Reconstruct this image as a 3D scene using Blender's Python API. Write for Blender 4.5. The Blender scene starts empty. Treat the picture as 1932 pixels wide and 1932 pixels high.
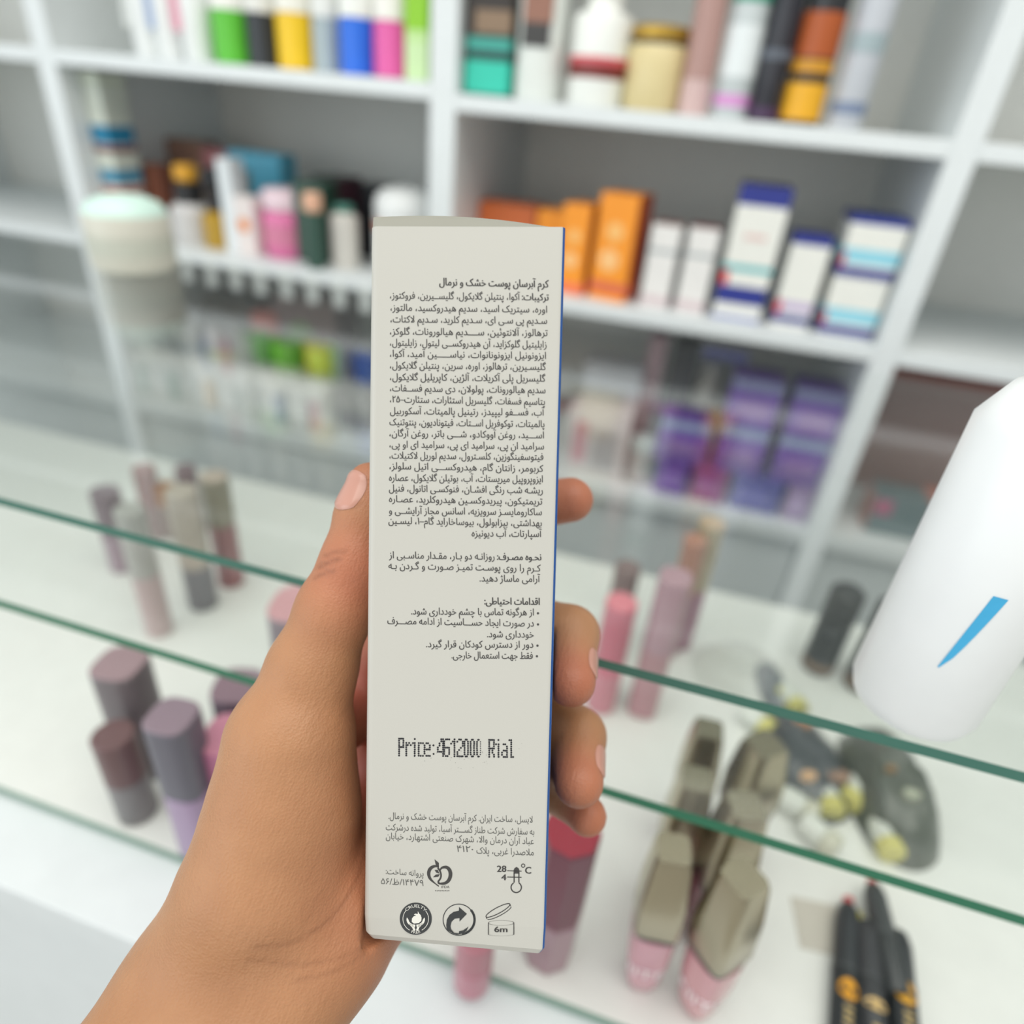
import bpy, bmesh, math, random
import numpy as np
from mathutils import Vector, Matrix
from mathutils.geometry import delaunay_2d_cdt

random.seed(7)
SC = bpy.context.scene
COL = SC.collection

# ------------------------------------------------------------------ camera
CAM_F, PITCH, YAW, ROLL = 1250.0, math.radians(31.359), math.radians(14.0405), math.radians(5.4287)
CAM_POS = np.array([0.0, 0.0, 1.25])


def cam_axes():
    cp, sp, cy, sy, cr, sr = math.cos(PITCH), math.sin(PITCH), math.cos(YAW), math.sin(YAW), math.cos(ROLL), math.sin(ROLL)
    a = np.array([[1, 0, 0], [0, 0, -1], [0, 1, 0]], float)
    ry = np.array([[cy, sy, 0], [-sy, cy, 0], [0, 0, 1]])
    rp = np.array([[1, 0, 0], [0, cp, -sp], [0, sp, cp]])
    rr = np.array([[cr, -sr, 0], [sr, cr, 0], [0, 0, 1]])
    return rr @ rp @ a @ ry          # rows: camera right, down, forward in world space


AX = cam_axes()
cam = bpy.data.cameras.new('camera')
cam_o = bpy.data.objects.new('camera', cam)
COL.objects.link(cam_o)
m = Matrix.Identity(4)
for i in range(3):
    m[i][0], m[i][1], m[i][2], m[i][3] = AX[0][i], -AX[1][i], -AX[2][i], CAM_POS[i]
cam_o.matrix_world = m
cam.sensor_fit = 'HORIZONTAL'
cam.sensor_width = 36.0
cam.lens = 36.0 * CAM_F / 1932.0
cam.clip_start = 0.01
cam.dof.use_dof = True
cam.dof.focus_distance = 0.139
cam.dof.aperture_fstop = cam.lens / 1000 / 0.0040     # pupil about 4 mm
SC.camera = cam_o

# ------------------------------------------------------------------ world, lights, exposure
SC.view_settings.view_transform = 'Standard'
SC.view_settings.look = 'None'
SC.view_settings.gamma = 1.0
SC.view_settings.exposure = 0.0
SC.view_settings.use_curve_mapping = False
SC.cycles.use_denoising = True
SC.cycles.max_bounces = 8
SC.cycles.transparent_max_bounces = 24
SC.cycles.sample_clamp_indirect = 4.0

world = bpy.data.worlds.new('shop_daylight')
SC.world = world
world.use_nodes = True
bg = world.node_tree.nodes['Background']
bg.inputs[0].default_value = (0.92, 0.97, 1.0, 1)
bg.inputs[1].default_value = 1.0
_wt = world.node_tree
_tc = _wt.nodes.new('ShaderNodeTexCoord')
_sx = _wt.nodes.new('ShaderNodeSeparateXYZ')
_wt.links.new(_tc.outputs['Generated'], _sx.inputs[0])
_up = _wt.nodes.new('ShaderNodeMapRange'); _up.inputs[1].default_value, _up.inputs[2].default_value, _up.inputs[3].default_value, _up.inputs[4].default_value = -0.1, 0.9, 0.42, 0.72
_lf = _wt.nodes.new('ShaderNodeMapRange'); _lf.inputs[1].default_value, _lf.inputs[2].default_value, _lf.inputs[3].default_value, _lf.inputs[4].default_value = 0.35, -0.95, 0.0, 0.42
_ad = _wt.nodes.new('ShaderNodeMath')
_mul = _wt.nodes.new('ShaderNodeVectorMath'); _mul.operation = 'SCALE'
_mul.inputs[0].default_value = (0.93, 0.97, 1.0)
_wt.links.new(_sx.outputs['Z'], _up.inputs[0]); _wt.links.new(_sx.outputs['X'], _lf.inputs[0])
_wt.links.new(_up.outputs[0], _ad.inputs[0]); _wt.links.new(_lf.outputs[0], _ad.inputs[1])
_wt.links.new(_ad.outputs[0], _mul.inputs['Scale']); _wt.links.new(_mul.outputs[0], bg.inputs[0])


def area(name, loc, target, sx, sy, power, color):
    li = bpy.data.lights.new(name, 'AREA')
    li.shape = 'RECTANGLE'
    li.size, li.size_y = sx, sy
    li.energy, li.color = power, color
    o = bpy.data.objects.new(name, li)
    COL.objects.link(o)
    o.location = loc
    o.rotation_euler = (Vector(target) - Vector(loc)).to_track_quat('-Z', 'Y').to_euler()
    return o


area('shop_window_light', (-1.9, -1.5, 1.55), (-0.1, 0.8, 1.1), 1.8, 1.5, 15, (0.84, 0.94, 1.0))
area('front_fill_light', (0.3, -2.2, 1.25), (0.0, 0.8, 1.1), 2.6, 1.2, 9, (1.0, 0.98, 0.95))  # unseen fill lamp behind the camera, added to brighten the compartment backs
area('ceiling_panel_light', (0.1, -0.1, 2.6), (0.0, 0.35, 0.9), 2.2, 1.2, 24, (1.0, 0.96, 0.88))


# ------------------------------------------------------------------ measuring helpers
def ray(px, py):
    return AX.T @ np.array([(px - 966) / CAM_F, (py - 966) / CAM_F, 1.0])


def on_y(px, py, y):
    d = ray(px, py)
    return CAM_POS + d * (y / d[1])


def on_z(px, py, z):
    d = ray(px, py)
    return CAM_POS + d * ((z - CAM_POS[2]) / d[2])


def height(x, y, py):
    lo, hi = 0.3, 2.2
    for _ in range(50):
        mid = (lo + hi) / 2
        p = AX @ (np.array([x, y, mid]) - CAM_POS)
        if p[1] / p[2] * CAM_F + 966 > py:
            lo = mid
        else:
            hi = mid
    return lo


def depth_of(p):
    return float((AX @ (np.asarray(p) - CAM_POS))[2])


# ------------------------------------------------------------------ materials
def lin(c):
    return tuple(((v / 255) / 12.92 if v / 255 <= 0.04045 else ((v / 255 + 0.055) / 1.055) ** 2.4) for v in c)


MATS = {}


def mat(rgb, rough=0.45, metal=0.0, coat=0.0, grain=0.0, alpha=None, trans=0.0, name=None):
    key = (tuple(rgb), rough, metal, coat, grain, trans, name)
    if key in MATS:
        return MATS[key]
    mt = bpy.data.materials.new(name or 'paint_%02x%02x%02x' % tuple(int(v) for v in rgb))
    mt.use_nodes = True
    nt = mt.node_tree
    b = nt.nodes['Principled BSDF']
    col = lin(rgb)
    b.inputs['Roughness'].default_value = rough
    b.inputs['Metallic'].default_value = metal
    b.inputs['Coat Weight'].default_value = coat
    b.inputs['Transmission Weight'].default_value = trans
    noise = nt.nodes.new('ShaderNodeTexNoise')
    noise.inputs['Scale'].default_value = 60
    tc = nt.nodes.new('ShaderNodeTexCoord')
    nt.links.new(tc.outputs['Object'], noise.inputs['Vector'])
    ramp = nt.nodes.new('ShaderNodeMixRGB')
    ramp.inputs[1].default_value = (*[v * (1 - 0.04 - grain) for v in col], 1)
    ramp.inputs[2].default_value = (*[min(1, v * (1 + 0.04 + grain)) for v in col], 1)
    nt.links.new(noise.outputs['Fac'], ramp.inputs[0])
    nt.links.new(ramp.outputs[0], b.inputs['Base Color'])
    MATS[key] = mt
    return mt


def glass_mat(name, tint, rough=0.015, strength=1.0):
    mt = bpy.data.materials.new(name)
    mt.use_nodes = True
    nt = mt.node_tree
    nt.nodes.clear()
    out = nt.nodes.new('ShaderNodeOutputMaterial')
    mix = nt.nodes.new('ShaderNodeMixShader')
    tr = nt.nodes.new('ShaderNodeBsdfTransparent')
    tr.inputs[0].default_value = (*tint, 1)
    gl = nt.nodes.new('ShaderNodeBsdfGlossy')
    gl.inputs['Roughness'].default_value = rough
    lw = nt.nodes.new('ShaderNodeLayerWeight')
    lw.inputs['Blend'].default_value = 0.5
    pw = nt.nodes.new('ShaderNodeMath'); pw.operation = 'POWER'; pw.inputs[1].default_value = 5.0
    ml = nt.nodes.new('ShaderNodeMath'); ml.operation = 'MULTIPLY_ADD'
    ml.inputs[1].default_value = 0.96 * strength; ml.inputs[2].default_value = 0.04 * strength
    nt.links.new(lw.outputs['Facing'], pw.inputs[0])
    nt.links.new(pw.outputs[0], ml.inputs[0])
    nt.links.new(ml.outputs[0], mix.inputs[0])
    nt.links.new(tr.outputs[0], mix.inputs[1])
    nt.links.new(gl.outputs[0], mix.inputs[2])
    nt.links.new(mix.outputs[0], out.inputs[0])
    return mt


WHITE = mat((222, 227, 227), 0.4, name='white_melamine')
BACK = mat((232, 232, 226), 0.6, name='pale_grey_backing')
PANELGREY = mat((214, 219, 219), 0.5, name='grey_drawer_front')
GLASS = glass_mat('clear_glass', (0.988, 0.996, 0.991))
GREEN_EDGE = mat((34, 112, 82), 0.25, name='green_glass_edge')
DECKWHITE = mat((226, 228, 222), 0.35, name='white_deck')
FLOORM = mat((186, 182, 172), 0.5, grain=0.05, name='floor_tile')
WALLM = mat((232, 233, 230), 0.8, name='white_wall_paint')


# ------------------------------------------------------------------ object helpers
def mesh_obj(name, verts, faces, mats, parent=None, fmat=None, smooth=False):
    me = bpy.data.meshes.new(name)
    me.from_pydata([tuple(v) for v in verts], [], faces)
    for mm in (mats if isinstance(mats, (list, tuple)) else [mats]):
        me.materials.append(mm)
    if fmat:
        for p, k in zip(me.polygons, fmat):
            p.material_index = k
    if smooth:
        me.polygons.foreach_set('use_smooth', [True] * len(me.polygons))
    bm = bmesh.new(); bm.from_mesh(me)
    bmesh.ops.recalc_face_normals(bm, faces=bm.faces)
    bm.to_mesh(me); bm.free()
    o = bpy.data.objects.new(name, me)
    COL.objects.link(o)
    if parent:
        o.parent = parent
    return o


def empty(name, loc=(0, 0, 0), rotz=0.0, tilt=(0, 0)):
    o = bpy.data.objects.new(name, None)
    o.empty_display_size = 0.02
    COL.objects.link(o)
    o.location = loc
    o.rotation_euler = (tilt[0], tilt[1], rotz)
    return o


def tag(o, label, cat, group=None, kind=None):
    if label: o['label'] = label
    if cat: o['category'] = cat
    if group: o['group'] = group
    if kind: o['kind'] = kind
    return o


def box_geo(x0, x1, y0, y1, z0, z1):
    v = [(x0, y0, z0), (x1, y0, z0), (x1, y1, z0), (x0, y1, z0), (x0, y0, z1), (x1, y0, z1), (x1, y1, z1), (x0, y1, z1)]
    f = [(0, 3, 2, 1), (4, 5, 6, 7), (0, 1, 5, 4), (1, 2, 6, 5), (2, 3, 7, 6), (3, 0, 4, 7)]
    return v, f                      # bottom, top, front, right, back, left


def bevel(o, w, seg=2):
    b = o.modifiers.new('soft_edges', 'BEVEL')
    b.width, b.segments = w, seg
    b.limit_method = 'ANGLE'
    return o


def slab(name, x0, x1, y0, y1, z0, z1, m, parent=None, bev=0.0008, fmat=None):
    v, f = box_geo(x0, x1, y0, y1, z0, z1)
    o = mesh_obj(name, v, f, m, parent, fmat)
    if bev: bevel(o, bev)
    return o


def lathe_geo(profile, seg=28, square=0.0, a0=0.0):
    """profile of (radius, z); square>0 pulls the section towards a rounded square"""
    v, f = [], []
    ring = []
    for r, z in profile:
        if r <= 1e-6:
            ring.append([len(v)]); v.append((0, 0, z)); continue
        ids = []
        for k in range(seg):
            a = a0 + 2 * math.pi * k / seg
            c, s = math.cos(a), math.sin(a)
            q = 1.0
            if square:
                n = 2 + 8 * square
                q = (abs(c) ** n + abs(s) ** n) ** (-1 / n)
            ids.append(len(v)); v.append((r * q * c, r * q * s, z))
        ring.append(ids)
    for a, b in zip(ring[:-1], ring[1:]):
        if len(a) == 1 and len(b) == 1: continue
        for k in range(seg):
            k2 = (k + 1) % seg
            if len(a) == 1: f.append((a[0], b[k2], b[k]))
            elif len(b) == 1: f.append((a[k], a[k2], b[0]))
            else: f.append((a[k], a[k2], b[k2], b[k]))
    return v, f


def lathe(name, profile, m, parent, seg=28, square=0.0, a0=0.0, off=(0, 0), flat=False):
    v, f = lathe_geo(profile, seg, square, a0)
    v = [(x + off[0], y + off[1], z) for x, y, z in v]
    o = mesh_obj(name, v, f, m, parent, smooth=not flat)
    if not flat:
        e = o.modifiers.new('crisp', 'EDGE_SPLIT'); e.split_angle = math.radians(40)
    return o


def cyl(r, z0, z1, b=0.001):
    return [(0, z0), (r - b, z0), (r, z0 + b), (r, z1 - b), (r - b, z1), (0, z1)]


def sleeve(r, z0, z1):
    return [(r, z0), (r, z1)]


# ------------------------------------------------------------------ the room
fl = slab('floor', -2.6, 2.6, -2.4, 1.25, -0.05, 0.0, FLOORM, bev=0); fl['kind'] = 'structure'
wb = slab('wall_back', -2.6, 2.6, 1.10, 1.20, 0.0, 2.7, WALLM, bev=0); wb['kind'] = 'structure'

# ------------------------------------------------------------------ wall shelving unit
YF, YB = 0.77, 1.07
ZA_L, ZA_R, ZB_L, ZB_R, ZC, ZC_L = 1.265, 1.2568, 1.052, 1.066, 0.835, 0.812
UP = [(-1.33, -1.302), (-0.845, -0.817), (-0.3255, -0.296), (0.183, 0.208), (0.66, 0.685)]
unit = tag(empty('shelving_unit', (0, YF, 0)), 'white shelving unit with open compartments standing along the back wall', 'shelves')


def upart(name, x0, x1, y0, y1, z0, z1, m, bev=0.001):
    return slab(name, x0, x1, y0 - YF, y1 - YF, z0, z1, m, unit, bev)


for x0, x1 in UP:
    upart('upright', x0, x1, YF, YB, 0.0, 1.78, WHITE)
upart('back_panel', -1.33, 0.685, YB, YB + 0.012, 0.0, 1.78, BACK, 0)
for i, (za, zb, zc) in enumerate([(ZA_L, ZB_L, ZC_L), (ZA_L, ZB_L, ZC_L), (ZA_R, ZB_R, ZC), (ZA_R, ZB_R, ZC)]):
    x0, x1 = UP[i][1], UP[i + 1][0]
    for z in (1.60, za, zb):
        upart('shelf', x0, x1, YF, YB, z - 0.016, z, WHITE)
    upart('shelf', x0, x1, YF, YB, zc - 0.02, zc, WHITE)
    upart('top_board', x0, x1, YF, YB, 1.764, 1.78, WHITE)
    upart('drawer_front', x0 + 0.002, x1 - 0.002, YF + 0.012, YF + 0.03, 0.42, zc - 0.022, PANELGREY)
    upart('drawer_front', x0 + 0.002, x1 - 0.002, YF + 0.012, YF + 0.03, 0.06, 0.415, PANELGREY)

# ------------------------------------------------------------------ glass display counter
CX0, CX1, CY0, CY1 = -1.25, 0.75, 0.15, 0.505
ZD = 0.90
ctr = tag(empty('display_counter', (0, CY0, 0)), 'glass display counter with green glass edges in front of the shelving', 'display case')


def cpart(name, x0, x1, y0, y1, z0, z1, m, bev=0.0008, fmat=None):
    return slab(name, x0, x1, y0 - CY0, y1 - CY0, z0, z1, m, ctr, bev, fmat)


EDG = [0, 0, 1, 1, 0, 1]
cpart('glass_top', CX0, CX1, CY0, CY1 - 0.002, 1.1087, 1.1125, [GLASS, mat((66, 116, 102), 0.25, name='grey_green_glass_edge')], 0, EDG)
cpart('glass_shelf', CX0 + 0.006, CX1 - 0.006, CY0, CY1 - 0.06, 1.0525, 1.0572, [GLASS, GREEN_EDGE], 0, EDG)
cpart('deck_board', CX0, CX1, CY0 + 0.002, CY1, ZD - 0.022, ZD, DECKWHITE)
cpart('deck_edge_strip', CX0, CX1, CY0, CY0 + 0.002, ZD - 0.003, ZD, mat((120, 150, 136), 0.3, name='greenish_edge_strip'), 0)
cpart('front_ledge', CX0, CX1, 0.112, CY0 + 0.002, ZD - 0.03, ZD - 0.006, WHITE)
cpart('cabinet_base', CX0 + 0.02, CX1 - 0.02, 0.125, CY1 - 0.01, 0.0, ZD - 0.03, WHITE)
for x in (CX0, CX1 - 0.006):
    cpart('glass_side', x, x + 0.006, CY0 + 0.004, CY1 - 0.004, ZD, 1.1087, GLASS, 0)

# ------------------------------------------------------------------ product builders
CARD = {}


def carton(name, label, cat, x0, x1, y0, z0, w=None, d=0.04, h=0.1, bands=(), body=(235, 234, 228), side=None,
           top=None, rot=0.0, group=None, art=()):
    """upright printed carton; front face along -y; bands = (f0, f1, rgb) across front and sides; art = patches on the front"""
    for u0, u1 in UP:
        if x0 < u1 + 0.0015 and x1 > u0 - 0.0015:
            if x0 + x1 > u0 + u1: x0 = u1 + 0.0015
            else: x1 = u0 - 0.0015
    cx = (x0 + x1) / 2
    w = w or (x1 - x0)
    mats = [mat(body, 0.4)]
    cuts = sorted({0.0, 1.0, *[b[0] for b in bands], *[b[1] for b in bands]})
    root = empty(name, (cx, y0 + d / 2, z0 + 0.0003), rot)
    v, f, fm = [], [], []
    side_i = 0
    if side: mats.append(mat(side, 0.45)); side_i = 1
    top_i = 0
    if top: mats.append(mat(top, 0.45)); top_i = len(mats) - 1
    bi = []
    for b in bands:
        mats.append(mat(b[2], 0.4)); bi.append(len(mats) - 1)
    hw, hd = w / 2, d / 2
    for c in cuts:
        z = c * h
        v += [(-hw, -hd, z), (hw, -hd, z), (hw, hd, z), (-hw, hd, z)]
    for k in range(len(cuts) - 1):
        mid = (cuts[k] + cuts[k + 1]) / 2
        hit = [bi[j] for j, b in enumerate(bands) if b[0] <= mid <= b[1]]
        mi = hit[-1] if hit else None
        a = 4 * k
        for s in range(4):
            s2 = (s + 1) % 4
            f.append((a + s, a + s2, a + 4 + s2, a + 4 + s))
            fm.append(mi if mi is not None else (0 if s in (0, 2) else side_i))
    f.append((3, 2, 1, 0)); fm.append(0)
    n = 4 * (len(cuts) - 1)
    f.append((n, n + 1, n + 2, n + 3)); fm.append(top_i)
    o = mesh_obj('carton_body', v, f, mats, root, fm)
    bevel(o, min(0.0012, w * 0.03), 2)
    for (pn, u0, u1, f0, f1, rgb, shape) in art:
        if shape == 'disc':
            pr = [(0, 0), (1, 0)]
            rr = (u1 - u0) * w / 2
            cxx, czz = (u0 + u1 - 1) / 2 * w, (f0 + f1) / 2 * h
            vv = [(cxx + rr * math.cos(t * math.pi / 12), -hd - 0.0004, czz + rr * math.sin(t * math.pi / 12)) for t in range(24)]
            vv += [(x, -hd + 0.0006, z) for x, _, z in vv]
            ff = [tuple(range(24)), tuple(range(47, 23, -1))] + [(t, (t + 1) % 24, 24 + (t + 1) % 24, 24 + t) for t in range(24)]
        else:
            vv, ff = box_geo((u0 - 0.5) * w, (u1 - 0.5) * w, -hd - 0.0004, -hd + 0.0006, f0 * h, f1 * h)
        mesh_obj(pn, vv, ff, mat(rgb, 0.45), root)
    return tag(root, label, cat, group)


def shelf_carton(name, label, px0, px1, pyb, pyt, y, z, d=0.04, **k):
    a, b = on_y(px0, pyb, y), on_y(px1, pyb, y)
    h = height((a[0] + b[0]) / 2, y, pyt) - z
    return carton(name, label, k.pop('cat', 'box'), a[0], b[0], y, z, d=d, h=h, **k)


def bottle(name, label, cat, loc, parts, rot=0.0, group=None, tilt=(0, 0)):
    """parts: (part_name, profile, material, options)"""
    root = empty(name, (loc[0], loc[1], loc[2] + 0.0003), rot, tilt)
    for p in parts:
        pn, prof, mm = p[:3]
        lathe(pn, prof, mm, root, **(p[3] if len(p) > 3 else {}))
    return tag(root, label, cat, group)


def shelf_spot(px0, px1, pyb, pyt, y, z):
    """radius, centre and height of a round thing whose front touches y on the shelf at z"""
    a, b = on_y(px0, pyb, y), on_y(px1, pyb, y)
    r = (b[0] - a[0]) / 2
    x = (a[0] + b[0]) / 2
    h = height(x, y, pyt) - z if pyt is not None else 0.13
    return r, (x, y + r, z), h


def deck_spot(px, py, wpx, pyt, z=ZD):
    p = on_z(px, py, z)
    r = wpx / 2 * depth_of(p) / CAM_F
    return p, r, height(p[0], p[1], pyt) - z


# ------------------------------------------------------------------ upper shelf, left compartment
YA = 0.785
rows = [
    (242, 288, 95, (235, 238, 236), None, 'slim white deodorant bottle with a grey stripe at the far left of the top shelf', (208, 212, 208)),
    (287, 330, 99, (235, 238, 236), None, 'slim white deodorant bottle with a pale blue label on the top shelf', (150, 170, 205)),
    (334, 384, 103, (235, 238, 236), None, 'slim white deodorant bottle with a pale pink label on the top shelf', (225, 150, 170)),
    (391, 455, 108, (92, 190, 52), (240, 240, 232), 'deodorant bottle with a bright green lower half on the top shelf', None),
    (457, 508, 110, (46, 50, 54), (226, 226, 220), 'deodorant bottle with a black lower half beside the green one', None),
    (510, 578, 117, (238, 196, 28), (236, 234, 222), 'deodorant bottle with a yellow lower half on the top shelf', None),
    (583, 626, 120, (168, 182, 186), (228, 230, 226), 'slim deodorant bottle with a silver grey lower half beside the yellow one', None),
    (630, 692, 124, (40, 110, 222), (236, 238, 232), 'deodorant bottle with a blue lower half on the top shelf', None),
    (694, 758, 131, (226, 96, 166), (238, 236, 228), 'deodorant bottle with a pink lower half on the top shelf', None),
]
for px0, px1, pyb, low, up, lab, stripe in rows:
    r, loc, _ = shelf_spot(px0, px1, pyb, None, YA, ZA_L)
    if up:
        zt = 0.052 + random.uniform(-0.002, 0.002)
        bottle('deodorant_bottle', lab, 'deodorant', loc, [
            ('bottle_base', cyl(r, 0, zt, 0.002), mat(low, 0.35)),
            ('bottle_body', [(0, zt), (r, zt), (r, zt + 0.03), (r * 0.86, zt + 0.045), (r * 0.5, zt + 0.05), (0, zt + 0.05)], mat(up, 0.35)),
            ('cap', cyl(r * 0.62, zt + 0.05, zt + 0.085, 0.003), mat(up, 0.3))], group='deodorants on the top shelf')
    else:
        bottle('deodorant_bottle', lab, 'deodorant', loc, [
            ('bottle_body', [(0, 0), (r * 0.85, 0), (r * 0.95, 0.004), (r, 0.06), (r * 0.96, 0.1), (r * 0.5, 0.112), (0, 0.112)], mat(low, 0.35)),
            ('cap', cyl(r * 0.55, 0.112, 0.14, 0.003), mat((240, 240, 236), 0.3))], group='deodorants on the top shelf')
        vv, ff = box_geo(-r * 0.95, -r * 0.45, -r * 0.98, -r * 0.2, 0.028, 0.075)
        mesh_obj('label', vv, ff, mat(stripe, 0.4), COL.objects[-1].parent)
a, b = on_y(764, 134, YA), on_y(806, 134, YA)
carton('tube_carton', 'narrow lime green and white carton at the right end of the deodorants', 'box', a[0], b[0], YA, ZA_L, d=0.03, h=0.13,
       body=(190, 224, 150), bands=[(0.0, 0.26, (200, 228, 172)), (0.34, 0.62, (140, 200, 30))])

# ------------------------------------------------------------------ upper shelf, right compartment
Z = ZA_R
shelf_carton('product_carton', 'teal and black carton with a brown upper part beside the middle upright', 876, 958, 152, -30, YA, Z, d=0.06,
             body=(52, 44, 38), bands=[(0.0, 0.03, (30, 110, 98)), (0.03, 0.33, (46, 196, 170)), (0.33, 0.42, (26, 60, 56)), (0.42, 0.54, (60, 160, 146))],
             art=[('label_panel', 0.2, 1.0, 0.58, 0.78, (140, 116, 92), 'rect')])
r, loc, h = shelf_spot(963, 1044, 166, None, YA, Z)
bottle('lotion_bottle', 'white lotion bottle with a brown and black label beside the teal carton', 'bottle', loc, [
    ('bottle_body', [(0, 0), (r * 0.94, 0), (r, 0.004), (r, 0.12), (r * 0.9, 0.128), (0, 0.13)], mat((226, 230, 224), 0.35), {'square': 0.12, 'seg': 40}),
    ('cap', cyl(r * 0.6, 0.13, 0.155, 0.002), mat((210, 190, 160), 0.3))])
lb = bpy.context.scene.objects['lotion_bottle']
v, f = box_geo(-r * 0.62, r * 0.62, -r * 1.03, -r * 0.6, 0.046, 0.066)
mesh_obj('label', v, f, mat((62, 60, 58), 0.4), lb)
v, f = box_geo(-r * 0.62, r * 0.68, -r * 1.03, -r * 0.6, 0.066, 0.108)
mesh_obj('label', v, f, mat((150, 106, 88), 0.4), lb)

r, loc, h = shelf_spot(1057, 1168, 181, 22, YA, Z)
bottle('cream_bottle', 'white shouldered bottle with a red and brown band near its foot', 'bottle', loc, [
    ('bottle_body', [(0, 0), (r * 0.95, 0), (r, 0.003), (r, h * 0.93), (r * 0.93, h), (r * 0.6, h + 0.003), (r * 0.56, h + 0.014), (0, h + 0.014)], mat((236, 238, 232), 0.35)),
    ('label', sleeve(r + 0.0005, 0.024, 0.038), mat((120, 44, 40), 0.4)),
    ('label_edge', sleeve(r + 0.0006, 0.036, 0.042), mat((214, 92, 100), 0.4)),
    ('cap', cyl(r * 0.62, h + 0.014, h + 0.04, 0.002), mat((240, 240, 236), 0.3))])
r, loc, h = shelf_spot(1166, 1282, 186, 45, YA, Z)
bottle('cream_jar', 'beige cream jar with a golden lid on the top shelf', 'jar', loc, [
    ('jar_body', [(0, 0), (r * 0.93, 0), (r, 0.004), (r, h * 0.74), (r * 0.93, h * 0.78), (0, h * 0.78)], mat((214, 198, 148), 0.35)),
    ('neck', cyl(r * 0.9, h * 0.76, h * 0.86), mat((66, 62, 48), 0.4)),
    ('lid', cyl(r * 0.97, h * 0.84, h, 0.002), mat((186, 150, 62), 0.3, 0.6))])

cans = [
    (1277, 1336, 195, 'slim rose pink spray can on the top shelf', (214, 184, 180), [('label', 0.03, 0.13, (176, 140, 132))], 0.5),
    (1341, 1411, 207, 'silver white spray can with a pink mark near its foot', (196, 204, 204), [('label', 0.034, 0.075, (226, 232, 232)), ('label_mark', 0.010, 0.02, (214, 150, 206)), ('label_top', 0.092, 0.1, (64, 158, 132))], 0.5),
    (1411, 1472, 208, 'black spray can with a dark purple foot on the top shelf', (34, 34, 42), [('label', 0.0025, 0.012, (70, 46, 78)), ('label_mark', 0.05, 0.058, (92, 98, 108))], 0.4),
    (1472, 1552, 214, 'black spray can with a yellow and orange label on the top shelf', (30, 32, 34), [('label', 0.004, 0.034, (230, 170, 34)), ('label_mark', 0.042, 0.052, (206, 146, 36)), ('label_top', 0.054, 0.088, (172, 84, 34))], 0.4),
    (1562, 1632, 226, 'pale lilac white spray can at the right end of the top shelf', (190, 194, 200), [('label', 0.012, 0.022, (120, 134, 160)), ('label_mark', 0.06, 0.075, (160, 176, 180))], 0.5),
]
for px0, px1, pyb, lab, body, labs, ro in cans:
    r, loc, _ = shelf_spot(px0, px1, pyb, None, YA, Z)
    parts = [('can_body', [(0, 0), (r * 0.95, 0), (r, 0.002), (r, 0.14), (r * 0.8, 0.15), (0, 0.152)], mat(body, ro, 0.0, 0.3)),
             ('cap', cyl(r * 0.84, 0.15, 0.195, 0.003), mat(tuple(int(c * 0.9) for c in body), 0.35))]
    for nm, z0, z1, c in labs:
        parts.append((nm, sleeve(r + 0.0005, z0, z1), mat(c, 0.4)))
    bottle('spray_can', lab, 'spray can', loc, parts, group='spray cans on the top shelf')

# ------------------------------------------------------------------ middle shelf, left compartment
Z = ZB_L
YM = 0.80
nth = ['first', 'second', 'third', 'fourth', 'fifth', 'sixth', 'seventh', 'eighth']
for k, px in enumerate([690, 640, 589, 540, 490, 444, 398, 352]):
    p = on_y(px, 505 + (px - 377) * 0.15, YF)
    tg = slab('price_tag', -0.009, 0.009, -0.0012, 0.0, -0.034, 0.0, mat((226, 230, 226), 0.5), None, 0.0004)
    tg.location = (p[0], YF - 0.0004, ZB_L - 0.006)
    tag(tg, 'small white tag under the middle shelf edge, %s from the held carton' % nth[k], 'tag', 'tags hanging on the middle shelf edge')
# boxes stacked at the far left
a, b = on_y(170, 430, YM), on_y(240, 430, YM)
zz = Z
for k, (hh, lab, bd) in enumerate([
        (0.05, 'white carton with a faint green print, lowest of the stack at the far left', [(0.3, 0.6, (206, 216, 204))]),
        (0.052, 'white carton with blue and red bands, second in the stack at the far left', [(0.05, 0.2, (176, 66, 60)), (0.3, 0.6, (52, 140, 176))]),
        (0.05, 'white carton with dark red and blue bands, third in the far left stack', [(0.0, 0.16, (120, 40, 56)), (0.2, 0.62, (36, 130, 170))]),
        (0.04, 'plain white carton on top of the stack at the far left', [(0.7, 0.8, (206, 216, 190))])]):
    carton('stacked_carton', lab, 'box', a[0], b[0], YM, zz, d=0.045, h=hh, bands=bd, body=(214, 220, 208), group='cartons stacked at the left of the middle shelf')
    zz += hh + 0.0003
# back row
shelf_carton('product_carton', 'beige and brown carton standing behind the pump bottle', 318, 402, 440, 262, 0.93, Z, d=0.04, body=(160, 148, 132), bands=[(0.72, 1.0, (146, 112, 96))])
shelf_carton('product_carton', 'dusky red carton standing behind the dropper bottle', 402, 446, 440, 282, 0.89, Z, d=0.04, body=(182, 120, 128), bands=[(0.75, 1.0, (150, 84, 86)), (0.3, 0.5, (190, 130, 136))])
shelf_carton('product_carton', 'small rust brown carton beside the pump bottle', 292, 318, 450, 310, 0.86, Z, d=0.03, body=(150, 96, 76))
shelf_carton('product_carton', 'light blue carton with a dark panel standing at the back', 446, 540, 440, 288, 0.89, Z, d=0.04, body=(86, 178, 206),
             art=[('label_panel', 0.08, 0.42, 0.3, 0.8, (92, 110, 112), 'rect')])
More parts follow.
